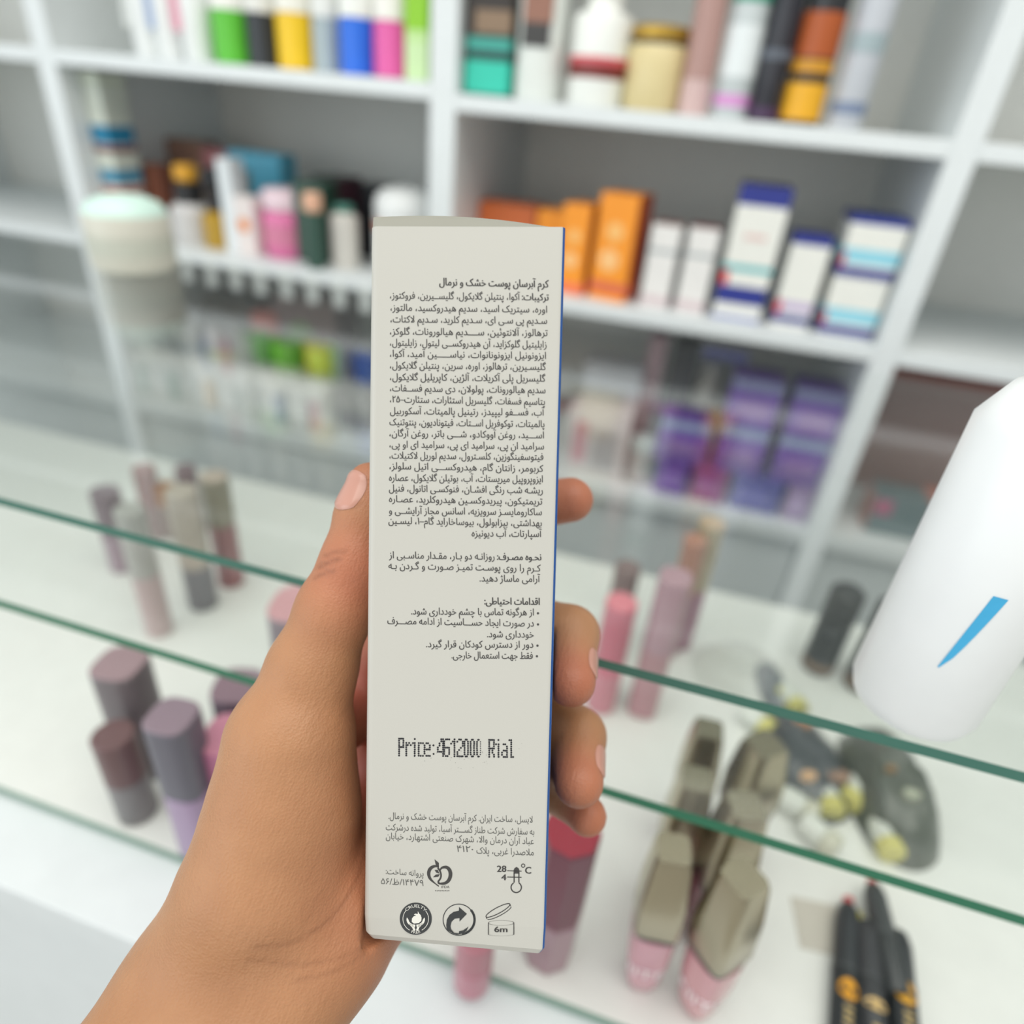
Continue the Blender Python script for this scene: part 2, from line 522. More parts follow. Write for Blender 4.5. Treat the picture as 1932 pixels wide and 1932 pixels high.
# pump bottle
r, loc, h = shelf_spot(312, 376, 458, 312, YM, Z)
bottle('pump_bottle', 'white bottle with a black collar and orange yellow cap', 'bottle', loc, [
    ('bottle_body', [(0, 0), (r * 0.95, 0), (r, 0.003), (r, h * 0.42), (r * 0.7, h * 0.52), (0, h * 0.52)], mat((208, 206, 204), 0.35)),
    ('collar', cyl(r * 0.66, h * 0.48, h * 0.78, 0.004), mat((36, 36, 38), 0.4)),
    ('cap', cyl(r * 0.55, h * 0.78, h, 0.004), mat((226, 166, 52), 0.4))])
r, loc, h = shelf_spot(374, 426, 460, 318, YM, Z)
bottle('dropper_bottle', 'amber dropper bottle with a round black rubber bulb', 'bottle', loc, [
    ('bottle_body', [(0, 0), (r * 0.95, 0), (r, 0.002), (r, h * 0.42), (r * 0.6, h * 0.47), (0, h * 0.47)], mat((186, 148, 48), 0.2)),
    ('collar', cyl(r * 0.5, h * 0.44, h * 0.72, 0.002), mat((28, 28, 32), 0.4)),
    ('dropper_bulb', [(0, h * 0.68)] + [(r * 0.78 * math.sin(t), h * 0.85 - h * 0.16 * math.cos(t)) for t in np.linspace(0.5, 3.0, 9)] + [(0, h * 1.01)], mat((22, 24, 30), 0.5))])
shelf_carton('product_carton', 'tall narrow white carton between the dropper bottle and the pink jar', 428, 450, 466, 300, YM, Z, d=0.03, body=(226, 232, 234))
shelf_carton('product_carton', 'short white carton with an orange spot beside the pink jar', 450, 484, 470, 372, YM, Z, d=0.025, body=(232, 222, 218),
             art=[('label_spot', 0.15, 0.75, 0.42, 0.62, (232, 140, 70), 'disc')])
r, loc, h = shelf_spot(484, 561, 480, 360, YM, Z)
bottle('pink_jar', 'glossy pink jar with a white lid on the middle shelf', 'jar', loc, [
    ('jar_body', [(0, 0), (r * 0.9, 0), (r, 0.005), (r, h * 0.62), (r * 0.92, h * 0.68), (0, h * 0.68)], mat((224, 120, 168), 0.25)),
    ('label', [(r + 0.0005, h * 0.2), (r + 0.0005, h * 0.5)], mat((214, 130, 160), 0.4)),
    ('lid', cyl(r * 0.96, h * 0.68, h, 0.005), mat((238, 214, 222), 0.35))])
shelf_carton('product_carton', 'dark green carton standing right of the pink jar', 561, 614, 482, 345, YM + 0.012, Z, d=0.05, body=(48, 78, 64), bands=[(0.62, 0.7, (60, 92, 76))], rot=0.04)
r, loc, h = shelf_spot(572, 602, 482, 400, YM - 0.024, Z)
bottle('serum_bottle', 'small dark green bottle with a peach cap in front of the green carton', 'bottle', loc, [
    ('bottle_body', cyl(r, 0, h * 0.98, 0.002), mat((52, 84, 72), 0.4)),
    ('cap', cyl(r * 1.0, h * 0.98, h * 1.3, 0.003), mat((232, 182, 152), 0.4))])
shelf_carton('product_carton', 'near black green carton turned slightly beside the dark green one', 600, 652, 470, 335, YM + 0.05, Z, d=0.05, body=(30, 42, 32), side=(60, 30, 40), rot=-0.2)
shelf_carton('product_carton', 'slim pink carton behind the bottle with a teal cap', 645, 664, 480, 348, YM + 0.07, Z, d=0.03, body=(196, 130, 150))
r, loc, h = shelf_spot(616, 663, 487, 388, YM, Z)
bottle('tonic_bottle', 'white bottle with a teal cap on the middle shelf', 'bottle', loc, [
    ('bottle_body', [(0, 0), (r * 0.95, 0), (r, 0.003), (r, h * 0.8), (r * 0.6, h * 0.88), (0, h * 0.88)], mat((214, 210, 202), 0.35)),
    ('cap', cyl(r * 0.7, h * 0.86, h, 0.003), mat((72, 130, 116), 0.4))])
shelf_carton('product_carton', 'black carton standing behind the held carton', 672, 728, 500, 350, 0.89, Z, d=0.05, body=(38, 42, 46))
# white tilted round jar
p = on_y(764, 520, YM + 0.04)
hj = height(p[0], YM + 0.04, 352) - ZB_L
bottle('white_jar', 'large white jar with a domed lid and orange print beside the middle upright', 'jar', (p[0], YM + 0.04, Z), [
    ('jar_body', [(0, 0), (0.036, 0), (0.038, 0.004), (0.038, hj * 0.66), (0.035, hj * 0.7), (0, hj * 0.7)], mat((226, 228, 226), 0.35)),
    ('label', sleeve(0.0384, hj * 0.5, hj * 0.62), mat((228, 176, 156), 0.4)),
    ('lid', [(0, hj * 0.7), (0.038, hj * 0.7), (0.0385, hj * 0.75), (0.036, hj * 0.88), (0.027, hj * 0.96), (0.012, hj), (0, hj)], mat((234, 236, 234), 0.35))])

# ------------------------------------------------------------------ middle shelf, right compartment
Z = ZB_R
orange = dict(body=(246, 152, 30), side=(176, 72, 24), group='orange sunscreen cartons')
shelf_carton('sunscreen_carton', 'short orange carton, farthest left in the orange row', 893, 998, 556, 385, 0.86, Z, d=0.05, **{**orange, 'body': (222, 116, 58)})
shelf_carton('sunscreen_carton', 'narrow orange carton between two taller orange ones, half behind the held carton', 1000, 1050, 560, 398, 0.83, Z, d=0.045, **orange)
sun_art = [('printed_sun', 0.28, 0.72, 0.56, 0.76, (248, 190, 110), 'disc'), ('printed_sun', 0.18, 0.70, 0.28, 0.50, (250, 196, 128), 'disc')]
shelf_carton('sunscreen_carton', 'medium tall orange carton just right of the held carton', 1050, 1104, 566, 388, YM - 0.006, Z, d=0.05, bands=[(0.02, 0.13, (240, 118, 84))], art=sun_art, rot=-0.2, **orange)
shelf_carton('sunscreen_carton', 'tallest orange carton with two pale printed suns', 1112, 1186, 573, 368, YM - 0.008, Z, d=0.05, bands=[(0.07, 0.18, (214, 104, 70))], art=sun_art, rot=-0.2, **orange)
wm = dict(body=(232, 230, 226), bands=[(0.04, 0.15, (214, 196, 198)), (0.66, 0.72, (176, 182, 182))], group='white cartons with maroon tops')
shelf_carton('serum_carton', 'white carton with a dull maroon top beside the tallest orange carton', 1204, 1257, 583, 425, YM - 0.008, Z, d=0.045, top=(140, 96, 90), **wm)
shelf_carton('serum_carton', 'white carton with a maroon top beside the tall navy and white carton', 1270, 1325, 592, 432, YM - 0.008, Z, d=0.045, top=(128, 58, 66), **wm)
nv, wh = (40, 52, 138), (234, 234, 226)
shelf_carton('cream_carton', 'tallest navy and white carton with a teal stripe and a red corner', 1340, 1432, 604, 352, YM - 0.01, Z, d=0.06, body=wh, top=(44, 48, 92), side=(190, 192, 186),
             bands=[(0.0, 0.04, (150, 158, 200)), (0.13, 0.27, nv), (0.385, 0.43, (56, 180, 184)), (0.86, 1.0, nv)],
             art=[('red_corner', 0.0, 0.16, 0.275, 0.38, (214, 62, 70), 'rect'), ('printed_text', 0.28, 0.72, 0.62, 0.66, (226, 196, 190), 'rect')], group='navy and white cartons')
shelf_carton('cream_carton', 'small navy and white carton with a lilac stripe and a red corner', 1450, 1522, 620, 446, YM - 0.01, Z, d=0.05, body=wh, top=(46, 54, 124),
             bands=[(0.06, 0.15, nv), (0.2, 0.3, (196, 180, 210)), (0.9, 1.0, nv)],
             art=[('red_corner', 0.0, 0.16, 0.16, 0.3, (206, 60, 84), 'rect')], group='navy and white cartons')
a, b = on_y(1538, 636, YM - 0.012), on_y(1644, 636, YM - 0.012)
hh = height((a[0] + b[0]) / 2, YM - 0.012, 530) - Z
for k, lab in enumerate(['broad white carton with light blue and navy bands, lower of two stacked', 'broad white carton with light blue and navy bands, upper of two stacked']):
    carton('cream_carton', lab, 'box', a[0], b[0], YM - 0.012, Z + k * hh, d=0.075, h=hh, body=wh, top=(48, 70, 140),
           bands=[(0.04, 0.2, nv), (0.26, 0.5, (148, 212, 228))] + ([(0.88, 1.0, nv)] if k else []),
           art=[('red_corner', 0.0, 0.08, 0.2, 0.42, (200, 50, 84), 'rect')], group='navy and white cartons')

# ------------------------------------------------------------------ lower shelf behind the counter, left
Z = ZC_L
YL = 0.80
shelf_carton('long_carton', 'long dark brown carton on the lower shelf seen through the glass', 336, 484, 700, 560, 0.95, Z, d=0.08, body=(104, 92, 78), bands=[(0.18, 0.42, (142, 118, 94))])
shelf_carton('product_carton', 'salmon red upright carton on the lower shelf', 486, 528, 712, 592, 0.92, Z, d=0.04, body=(226, 112, 92), rot=0.1)
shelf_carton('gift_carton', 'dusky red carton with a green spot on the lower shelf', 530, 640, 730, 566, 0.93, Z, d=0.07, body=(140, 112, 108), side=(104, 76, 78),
             art=[('green_spot', 0.2, 0.66, 0.4, 0.78, (128, 164, 92), 'disc')])
whites = [(242, 300, 812, 700), (302, 362, 824, 706), (364, 428, 836, 716), (430, 490, 846, 728), (492, 552, 856, 742), (554, 616, 866, 756)]
marks = [(176, 200, 190), (190, 206, 198), (226, 206, 180), (200, 206, 200), (160, 176, 200), (216, 176, 184)]
posn = ['leftmost', 'second from the left', 'third from the left', 'fourth from the left', 'fifth from the left', 'rightmost']
for (x0, x1, yb, yt), c, nm in zip(whites, marks, posn):
    a, b = on_y(x0, yb, YF + 0.006), on_y(x1, yb, YF + 0.006)
    carton('small_white_carton', 'small white carton, %s in the front row of the lower shelf' % nm, 'box', a[0] + 0.002, b[0] - 0.002, YF + 0.004, Z, d=0.045, h=0.072,
           body=(240, 242, 238), art=[('label_panel', 0.62, 0.95, 0.2, 0.8, c, 'rect')], group='small white cartons on the lower shelf')
tubs = [(330, 690, (150, 154, 150), (120, 140, 150), 'grey tub with a blue patch'), (424, 690, (156, 150, 152), (200, 210, 110), 'grey tub with a yellow green patch'),
        (490, 706, (140, 142, 138), (120, 124, 122), 'plain grey tub'), (552, 726, (128, 208, 60), (170, 220, 110), 'bright green tub'), (612, 700, (152, 214, 96), (140, 190, 80), 'pale green tub')]
for px, py, c, c2, nm in tubs:
    p = on_y(px, py, 0.875); p[0] = max(p[0], -0.785)
    bottle('cosmetic_tub', nm + ' behind the small white cartons', 'tub', (p[0], 0.875, Z), [
        ('tub_body', cyl(0.024, 0, 0.085, 0.003), mat(c, 0.4)),
        ('lid', cyl(0.025, 0.083, 0.103, 0.003), mat(tuple(min(255, v + 14) for v in c), 0.4)),
        ('label', sleeve(0.0245, 0.03, 0.07), mat(c2, 0.4))], group='tubs on the lower shelf')
shelf_carton('product_carton', 'dark grey and navy carton at the right end of the lower left shelf', 630, 700, 830, 740, 0.82, Z, d=0.05, body=(150, 150, 150), bands=[(0.1, 0.5, (84, 84, 96))])

# ------------------------------------------------------------------ lower shelf behind the counter, right
Z = ZC
pur = (112, 74, 168)


def purple(lab, px0, px1, pyb, y, z, h, d=0.055, body=pur, lid=(150, 164, 196), **k):
    a, b = on_y(px0, pyb, y), on_y(px1, pyb, y)
    return carton('purple_carton', lab, 'box', a[0], b[0], y, z, d=d, h=h, body=body, bands=[(0.78, 1.0, lid)],
                  art=[('label_panel', 0.2, 0.85, 0.18, 0.55, (146, 108, 176), 'rect')], group='purple cartons on the lower shelf', **k)


yl = 0.79
front = [(1236, 1303, 888, (108, 58, 160), 'small violet carton, left end of the lower purple row'),
         (1306, 1376, 902, (150, 62, 134), 'small magenta carton in the lower purple row'),
         (1380, 1482, 920, (70, 70, 158), 'blue violet carton in the lower purple row'),
         (1484, 1540, 936, (160, 134, 178), 'small pale lilac carton, right end of the lower purple row')]
for px0, px1, pyb, c, lab in front:
    a, b = on_y(px0, pyb, yl), on_y(px1, pyb, yl)
    carton('purple_carton', lab, 'box', a[0] + 0.001, b[0] - 0.001, yl, Z, d=0.07, h=0.045, body=c,
           art=[('label_panel', 0.15, 0.7, 0.25, 0.75, tuple(min(255, v + 26) for v in c), 'rect')], group='purple cartons on the lower shelf')
zt = Z + 0.0455
purple('purple carton with a pale lid band, single on the left above the violet ones', 1244, 1344, 812, yl + 0.004, zt, 0.055)
for (x0, x1, yb, nm) in [(1352, 1448, 842, 'middle'), (1462, 1562, 866, 'right hand')]:
    purple('purple carton, lower of the %s pair' % nm, x0, x1, yb, yl + 0.006, zt, 0.06)
    purple('purple carton, upper of the %s pair' % nm, x0, x1, yb, yl + 0.006, zt + 0.0605, 0.06, lid=(130, 136, 172))
shelf_carton('product_carton', 'dark carton standing behind the single purple carton', 1240, 1290, 800, 655, 0.88, Z, d=0.05, body=(60, 66, 70))
p = on_y(1326, 780, 0.87)
bottle('round_bottle', 'cream round bottle behind the single purple carton', 'bottle', (p[0], 0.90, Z), [
    ('bottle_body', [(0, 0), (0.017, 0), (0.018, 0.002), (0.018, 0.12), (0.01, 0.13), (0, 0.13)], mat((190, 186, 172), 0.35)),
    ('cap', cyl(0.009, 0.13, 0.145), mat((206, 204, 194), 0.35))])
shelf_carton('product_carton', 'tall pale pink carton behind the pale tub on the lower right shelf', 1196, 1228, 800, 640, 0.87, Z, d=0.04, body=(190, 160, 164))
shelf_carton('product_carton', 'large pale grey carton with a dark navy foot on the lower right shelf', 1084, 1190, 830, 690, 0.85, Z, d=0.05, body=(190, 194, 198), bands=[(0.34, 0.42, (90, 96, 118))])
shelf_carton('product_carton', 'low white carton with pink print on the lower right shelf', 1062, 1176, 872, 776, yl, Z, d=0.05, body=(222, 214, 212),
             art=[('pink_print', 0.12, 0.34, 0.2, 0.8, (222, 160, 170), 'rect'), ('grey_print', 0.46, 0.86, 0.15, 0.7, (186, 178, 178), 'rect')])
p = on_y(1212, 850, yl + 0.02)
bottle('pale_tub', 'pale tub between the pink printed carton and the violet ones', 'tub', (p[0], yl + 0.02, Z), [
    ('tub_body', cyl(0.015, 0, 0.045, 0.002), mat((196, 186, 182), 0.4)), ('lid', cyl(0.016, 0.045, 0.062, 0.003), mat((206, 216, 212), 0.4))])

# beyond the right upright
a, b = on_y(1600, 940, 0.80), on_y(1668, 955, 0.80)
carton('product_carton', 'dark teal and magenta carton beyond the right upright', 'box', a[0] + 0.03, b[0] + 0.05, 0.80, ZC, d=0.05, h=0.05, body=(52, 88, 94), side=(178, 92, 76),
       art=[('magenta_patch', 0.04, 0.34, 0.55, 0.95, (176, 56, 110), 'rect')])
carton('product_carton', 'terracotta carton standing beyond the right upright', 'box', b[0] + 0.052, b[0] + 0.15, 0.80, ZC, d=0.06, h=0.05, body=(190, 98, 72))
carton('long_carton', 'tall dusky brown carton behind the teal one beyond the right upright', 'box', 0.225, 0.42, 0.93, ZC, d=0.08, h=0.17, body=(140, 92, 84))

# ------------------------------------------------------------------ on the glass top
GT = 1.1126
p = on_z(236, 508, GT)
r = 74 * depth_of(p) / CAM_F
bottle('balm_jar', 'white jar with a pale mint domed lid standing on the glass top', 'jar', (p[0], p[1] + 0.012, GT), [
    ('jar_body', [(0, 0), (r * 0.96, 0), (r, 0.003), (r, 0.039), (r * 0.97, 0.041), (0, 0.041)], mat((206, 204, 190), 0.4)),
    ('label', sleeve(r + 0.0004, 0.012, 0.026), mat((192, 194, 180), 0.45)),
    ('lid', [(0, 0.041), (r * 0.96, 0.041), (r * 0.95, 0.043), (r * 0.8, 0.049), (r * 0.45, 0.0535), (0, 0.055)], mat((206, 234, 222), 0.35))])
p = on_z(1722, 1352, GT)
bl = bottle('lotion_bottle', 'large white bottle with a blue mark at the front right of the glass top', 'bottle', (p[0], p[1] + 0.006, GT), [
    ('bottle_body', [(0, 0), (0.0125, 0), (0.0155, 0.001), (0.0168, 0.005), (0.0168, 0.085), (0.012, 0.094), (0.008, 0.096), (0, 0.096)], mat((238, 240, 238), 0.35)),
    ('cap', cyl(0.009, 0.096, 0.116, 0.002), mat((238, 240, 240), 0.3))])
vv = []
for z0, z1, a0, a1 in [(0.026, 0.05, 4.36, 4.52)]:
    n = 6
    for k in range(n + 1):
        t = k / n
        aa = a0 + (a1 - a0) * t
        vv.append((0.01695 * math.cos(aa), 0.01695 * math.sin(aa), z0 + (z1 - z0) * t))
        aa += 0.16 * (t ** 0.5) + 0.02
        vv.append((0.01695 * math.cos(aa), 0.01695 * math.sin(aa), z0 + (z1 - z0) * t))
mesh_obj('blue_mark', vv, [(2 * k, 2 * k + 1, 2 * k + 3, 2 * k + 2) for k in range(6)], mat((70, 176, 222), 0.4), bl)


# ------------------------------------------------------------------ things on the white deck
def text_mesh(body, size=1.0, bold=0.0, align='CENTER'):
    """writing as flat faces; overlapping glyph outlines are filled by winding number"""
    cu = bpy.data.curves.new('writing', 'FONT')
    cu.body = body
    cu.size = size
    cu.align_x = align
    cu.offset = bold
    cu.resolution_u = 3
    cu.fill_mode = 'NONE'
    o = bpy.data.objects.new('writing', cu)
    COL.objects.link(o)
    bpy.context.view_layer.update()
    ev = o.evaluated_get(bpy.context.evaluated_depsgraph_get())
    me = ev.to_mesh()
    co = [Vector((x.co[0], x.co[1])) for x in me.vertices]
    ed = [tuple(e.vertices) for e in me.edges]
    ev.to_mesh_clear()
    bpy.data.objects.remove(o)
    bpy.data.curves.remove(cu)
    # outlines keep their drawing order, so every edge has a direction
    nxt = {}
    for a, b in ed:
        nxt[a if b == a + 1 else (b if a == b + 1 else max(a, b))] = b if b == a + 1 else (a if a == b + 1 else min(a, b))
    E = np.array([(*co[a], *co[b]) for a, b in nxt.items()])
    vo, _, fo = delaunay_2d_cdt(co, ed, [], 0, 1e-6 * size)[:3]
    V = np.array([tuple(v) for v in vo])
    F = np.array([tuple(f) for f in fo if len(f) == 3])
    cen = V[F].mean(1)
    x, y = cen[:, :1], cen[:, 1:]
    ax, ay, bx, by = E.T
    side = (bx - ax) * (y - ay) - (x - ax) * (by - ay)
    wn = ((ay <= y) & (by > y) & (side > 0)).sum(1) - ((ay > y) & (by <= y) & (side < 0)).sum(1)
    F = F[wn != 0]
    return [(p[0], p[1], 0.0) for p in V], [tuple(int(i) for i in f) for f in F]


CHAMP = mat((172, 163, 140), 0.26, 0.95, name='champagne_metal')
RING = mat((52, 58, 56), 0.4, name='dark_ring')


def lip_gloss(lab, px, py, wpx, tx, ty, body, rot, print_it):
    p = on_z(px, py, ZD)
    r = wpx / 2 * depth_of(p) / CAM_F
    t_ = on_y(tx, ty, p[1])
    h = math.hypot(t_[0] - p[0], t_[2] - p[2])
    lean = math.atan2(t_[0] - p[0], t_[2] - p[2])
    root = empty('lip_gloss', (p[0], p[1], ZD + 0.0004 + 0.75 * r * abs(math.sin(lean))), rot)
    root.rotation_euler = (Matrix.Rotation(lean, 3, 'Y') @ Matrix.Rotation(rot, 3, 'Z')).to_euler()
    hb = h * 0.48
    rb = r * 1.12
    lathe('bottle_body', [(0, 0), (rb * 0.42, 0.0), (rb * 0.62, 0.0025), (rb * 0.76, hb * 0.2), (rb * 0.92, hb * 0.6), (rb * 0.95, hb), (0, hb)],
          mat(body, 0.22, 0, 0.4), root, seg=32, square=0.12)
    lathe('ring', cyl(r * 1.0, hb, hb + 0.003, 0.0005), RING, root, seg=32, square=0.5)
    z0 = hb + 0.003
    lathe('cap', [(0, z0), (r * 1.0, z0), (r * 1.07, z0 + 0.002), (r * 1.02, z0 + (h - z0) * 0.45), (r * 0.80, h - 0.0035), (r * 0.70, h), (0, h)], CHAMP, root, seg=40, square=0.62)
    if print_it:
        v, f = text_mesh('NITE', 0.0105)
        ca, sa = math.cos(-rot - 0.25), math.sin(-rot - 0.25)
        out = []
        for x, y, _ in v:
            zz = y + hb * 0.40
            rr = np.interp(zz / hb, [0.2, 0.6, 1.0], [rb * 0.76, rb * 0.92, rb * 0.95]) * 1.012 + 0.0002
            ang = x / rr
            lx, ly = rr * math.sin(ang), -rr * math.cos(ang)
            wx, wy = lx * ca - ly * sa, lx * sa + ly * ca
            n = 2 + 8 * 0.12
            c, s_ = wx / rr, wy / rr
            q = (abs(c) ** n + abs(s_) ** n) ** (-1 / n)
            out.append((wx * q, wy * q, zz))
        mesh_obj('printed_word', out, f, mat((240, 228, 230), 0.4), root)
    return tag(root, lab, 'lip gloss', 'lip glosses with champagne caps')


lip_gloss('pink lip gloss with a champagne cap, front of the left column', 1208, 1848, 74, 1272, 1602, (192, 138, 148), 0.10, True)
lip_gloss('dusky lip gloss with a champagne cap, middle of the left column', 1246, 1705, 68, 1314, 1470, (150, 96, 102), 0.06, False)
lip_gloss('dusky lip gloss with a champagne cap, rear of the left column', 1278, 1585, 62, 1338, 1376, (150, 100, 106), 0.02, False)
lip_gloss('pink lip gloss with a champagne cap turned edge on, front of the right column', 1312, 1896, 82, 1404, 1656, (192, 136, 140), 0.80, True)
lip_gloss('plum lip gloss with a champagne cap, middle of the right column', 1318, 1762, 76, 1408, 1520, (128, 74, 84), 0.30, False)
lip_gloss('plum lip gloss with a champagne cap turned edge on, rear of the right column', 1376, 1615, 74, 1444, 1405, (130, 84, 90), 0.70, False)


def lip_tube(lab, px, py, wpx, pyt, body, cap, frac=0.55, seg=28, rot=0.0, top=None, square=0.0, group='lip colours on the left of the deck', name='lip_colour', taper=1.0):
    p, r, h = deck_spot(px, py, wpx, pyt)
    hb = h * (1 - frac)
    fl = seg <= 8
    parts = [('tube_body', cyl(r * taper, 0, hb, 0.001), mat(body, 0.3, 0, 0.3), {'seg': seg, 'flat': fl, 'square': square}),
             ('cap', cyl(r, hb, h - (0.0015 if top else 0), 0.001), mat(cap, 0.35), {'seg': seg, 'flat': fl, 'square': square})]
    if top:
        parts.append(('cap_top', cyl(r * 0.985, h - 0.0015, h, 0.0005), mat(top, 0.35), {'seg': seg, 'flat': fl, 'square': square}))
    return bottle(name, lab, 'lip colour', (p[0], p[1], ZD), parts, rot, group)


# left, back rows
lip_tube('slim mauve brown lip colour at the far left rear of the deck', 300, 1010, 38, 882, (150, 120, 116), (150, 104, 100))
lip_tube('mauve lip colour with a dark plum cap at the left rear of the deck', 372, 1000, 36, 882, (112, 88, 96), (122, 94, 100))
lip_tube('lip colour with an amber brown cap between the mauve ones', 330, 1010, 36, 915, (156, 136, 130), (170, 112, 56), 0.35)
lip_tube('grey lip colour with a beige cap standing before the mauve ones', 385, 1140, 52, 925, (122, 120, 124), (186, 174, 160), 0.62)
lip_tube('wine red lip colour with an olive cap and beige top', 438, 1098, 46, 898, (152, 98, 100), (142, 134, 112), 0.42, top=(190, 172, 156))
lip_tube('pale rose lip colour with a greyish cap at the left of the deck', 302, 1190, 48, 960, (190, 168, 166), (176, 174, 168), 0.5)
lip_tube('grey violet lip colour with a dark cap cut by the left edge', 236, 1070, 48, 925, (160, 140, 150), (128, 108, 116))
# left, front rows
lip_tube('pink topped grey lip colour beside the thumb', 588, 1330, 100, 1138, (150, 138, 144), (152, 140, 146), 0.6, 32, 0.2, (206, 156, 160), square=0.16)
lip_tube('dark plum lip colour right beside the hand', 476, 1440, 82, 1292, (98, 80, 94), (98, 80, 94), 0.5, 32, 0.3, (136, 112, 122), square=0.16)
lip_tube('magenta pink lip colour just left of the hand', 470, 1560, 88, 1385, (178, 114, 148), (186, 116, 146), 0.5, 32, 0.2, (196, 130, 150), square=0.16)
lip_tube('lilac lip colour with a dark grey cap standing before the dark plum one', 388, 1590, 76, 1350, (160, 136, 166), (100, 98, 108), 0.5, 32, 0.1, (138, 120, 130), square=0.16)
lip_tube('grey brown lip colour at the left front of the deck', 284, 1440, 80, 1250, (112, 104, 106), (114, 106, 108), 0.6, 32, 0.15, (156, 132, 136), square=0.16)
lip_tube('dark red brown lip colour at the left edge of the deck', 262, 1530, 70, 1385, (120, 116, 116), (108, 82, 82), 0.5)
# under the carton
lip_tube('deep red lip colour with a wine cap below the little finger', 1032, 1790, 96, 1565, (150, 118, 126), (104, 52, 66), 0.6, 8, 0.2, (156, 52, 66), group='lip colours in the middle of the deck')
lip_tube('dusky pink lip colour lying low below the carton', 890, 1850, 70, 1760, (176, 110, 124), (170, 110, 120), 0.5, group='lip colours in the middle of the deck')
# middle right
lip_tube('mauve lip colour with a brown metallic cap behind the coral pink one', 1150, 1235, 44, 1068, (150, 120, 124), (128, 104, 102), 0.42, group='lip colours in the middle of the deck')
lip_tube('coral pink lip colour with a bright pink top', 1132, 1330, 54, 1135, (208, 138, 150), (206, 112, 130), 0.62, top=(232, 138, 150), group='lip colours in the middle of the deck')
lip_tube('tall dusty pink lip gloss tube with a pale mauve cap', 1210, 1338, 54, 1086, (188, 142, 148), (190, 154, 164), 0.5, group='lip colours in the middle of the deck', square=0.1)
lip_tube('slim lip gloss tube with a peach brown cap behind the dusty pink one', 1256, 1230, 40, 1016, (170, 128, 138), (188, 142, 124), 0.45, group='lip colours in the middle of the deck')
lip_tube('purple pink lip gloss tube with a gold cap, rearmost in the middle', 1280, 1215, 44, 985, (164, 116, 136), (176, 164, 136), 0.5, top=(206, 180, 152), group='lip colours in the middle of the deck')

# black bottles on the right
for lab, px, py, w, t in [('black bottle with small gold print at its foot on the rear of the deck', 1540, 1258, 58, 1112),
                          ('black bottle partly hidden by the large white bottle', 1618, 1292, 58, 1140)]:
    p, r, h = deck_spot(px, py, w, t)
    bottle('black_bottle', lab, 'bottle', (p[0], p[1], ZD), [
        ('bottle_body', cyl(r, 0, h * 0.56, 0.001), mat((30, 34, 38), 0.4)),
        ('collar', cyl(r * 0.94, h * 0.56, h * 0.6, 0.0005), mat((56, 58, 60), 0.4)),
        ('cap', cyl(r, h * 0.6, h, 0.003), mat((38, 40, 42), 0.45)),
        ('printed_mark', sleeve(r + 0.0003, h * 0.06, h * 0.14), mat((120, 90, 58), 0.4))], group='black bottles on the deck')


# small cosmetics lying about in clear bags on the right
def capsule_geo(length, r, seg=14):
    prof = [(0, 0), (r * 0.6, 0.0), (r * 0.92, r * 0.25), (r, r * 0.6), (r, length - r * 0.6), (r * 0.92, length - r * 0.25), (r * 0.6, length), (0, length)]
    return prof


def lying(name, lab, cat, px, py, length, r, ang, parts_c, group, lift=0.0):
    p = on_z(px, py, ZD)
    root = empty(name, (p[0], p[1], ZD + r * 1.002 + lift))
    root.rotation_euler = (math.pi / 2, 0, ang)
    z = -length / 2
    for pn, frac, c, k in parts_c:
        l = length * frac
        lathe(pn, [(x, q + z) for x, q in cyl(r * k, 0, l, r * 0.15)], mat(c, 0.4), root, seg=18)
        z += l
    return tag(root, lab, cat, group)


yw, wt = (202, 196, 116), (214, 218, 208)
smalls = [('nearest the rear glass line', 1487, 1335, 0.5), ('left of the dark bag', 1425, 1375, 0.9), ('beside the net bag', 1640, 1440, 0.6),
          ('in front of the dark bag', 1552, 1520, 0.3), ('right of the bag front', 1602, 1510, -0.5), ('left in front of the dark bag', 1500, 1535, 1.2),
          ('lowest before the green line', 1538, 1590, 0.9), ('at the right edge before the line', 1662, 1595, 0.2)]
for i, (w, px, py, an) in enumerate(smalls):
    lying('pencil_sharpener', 'small white and yellow sharpener lying ' + w, 'sharpener', px, py, 0.022, 0.0075, an,
          [('sharpener_body', 0.62, wt, 1.0), ('sharpener_lid', 0.38, yw if i not in (5, 6) else (196, 196, 176), 1.03)], 'small sharpeners lying on the deck')


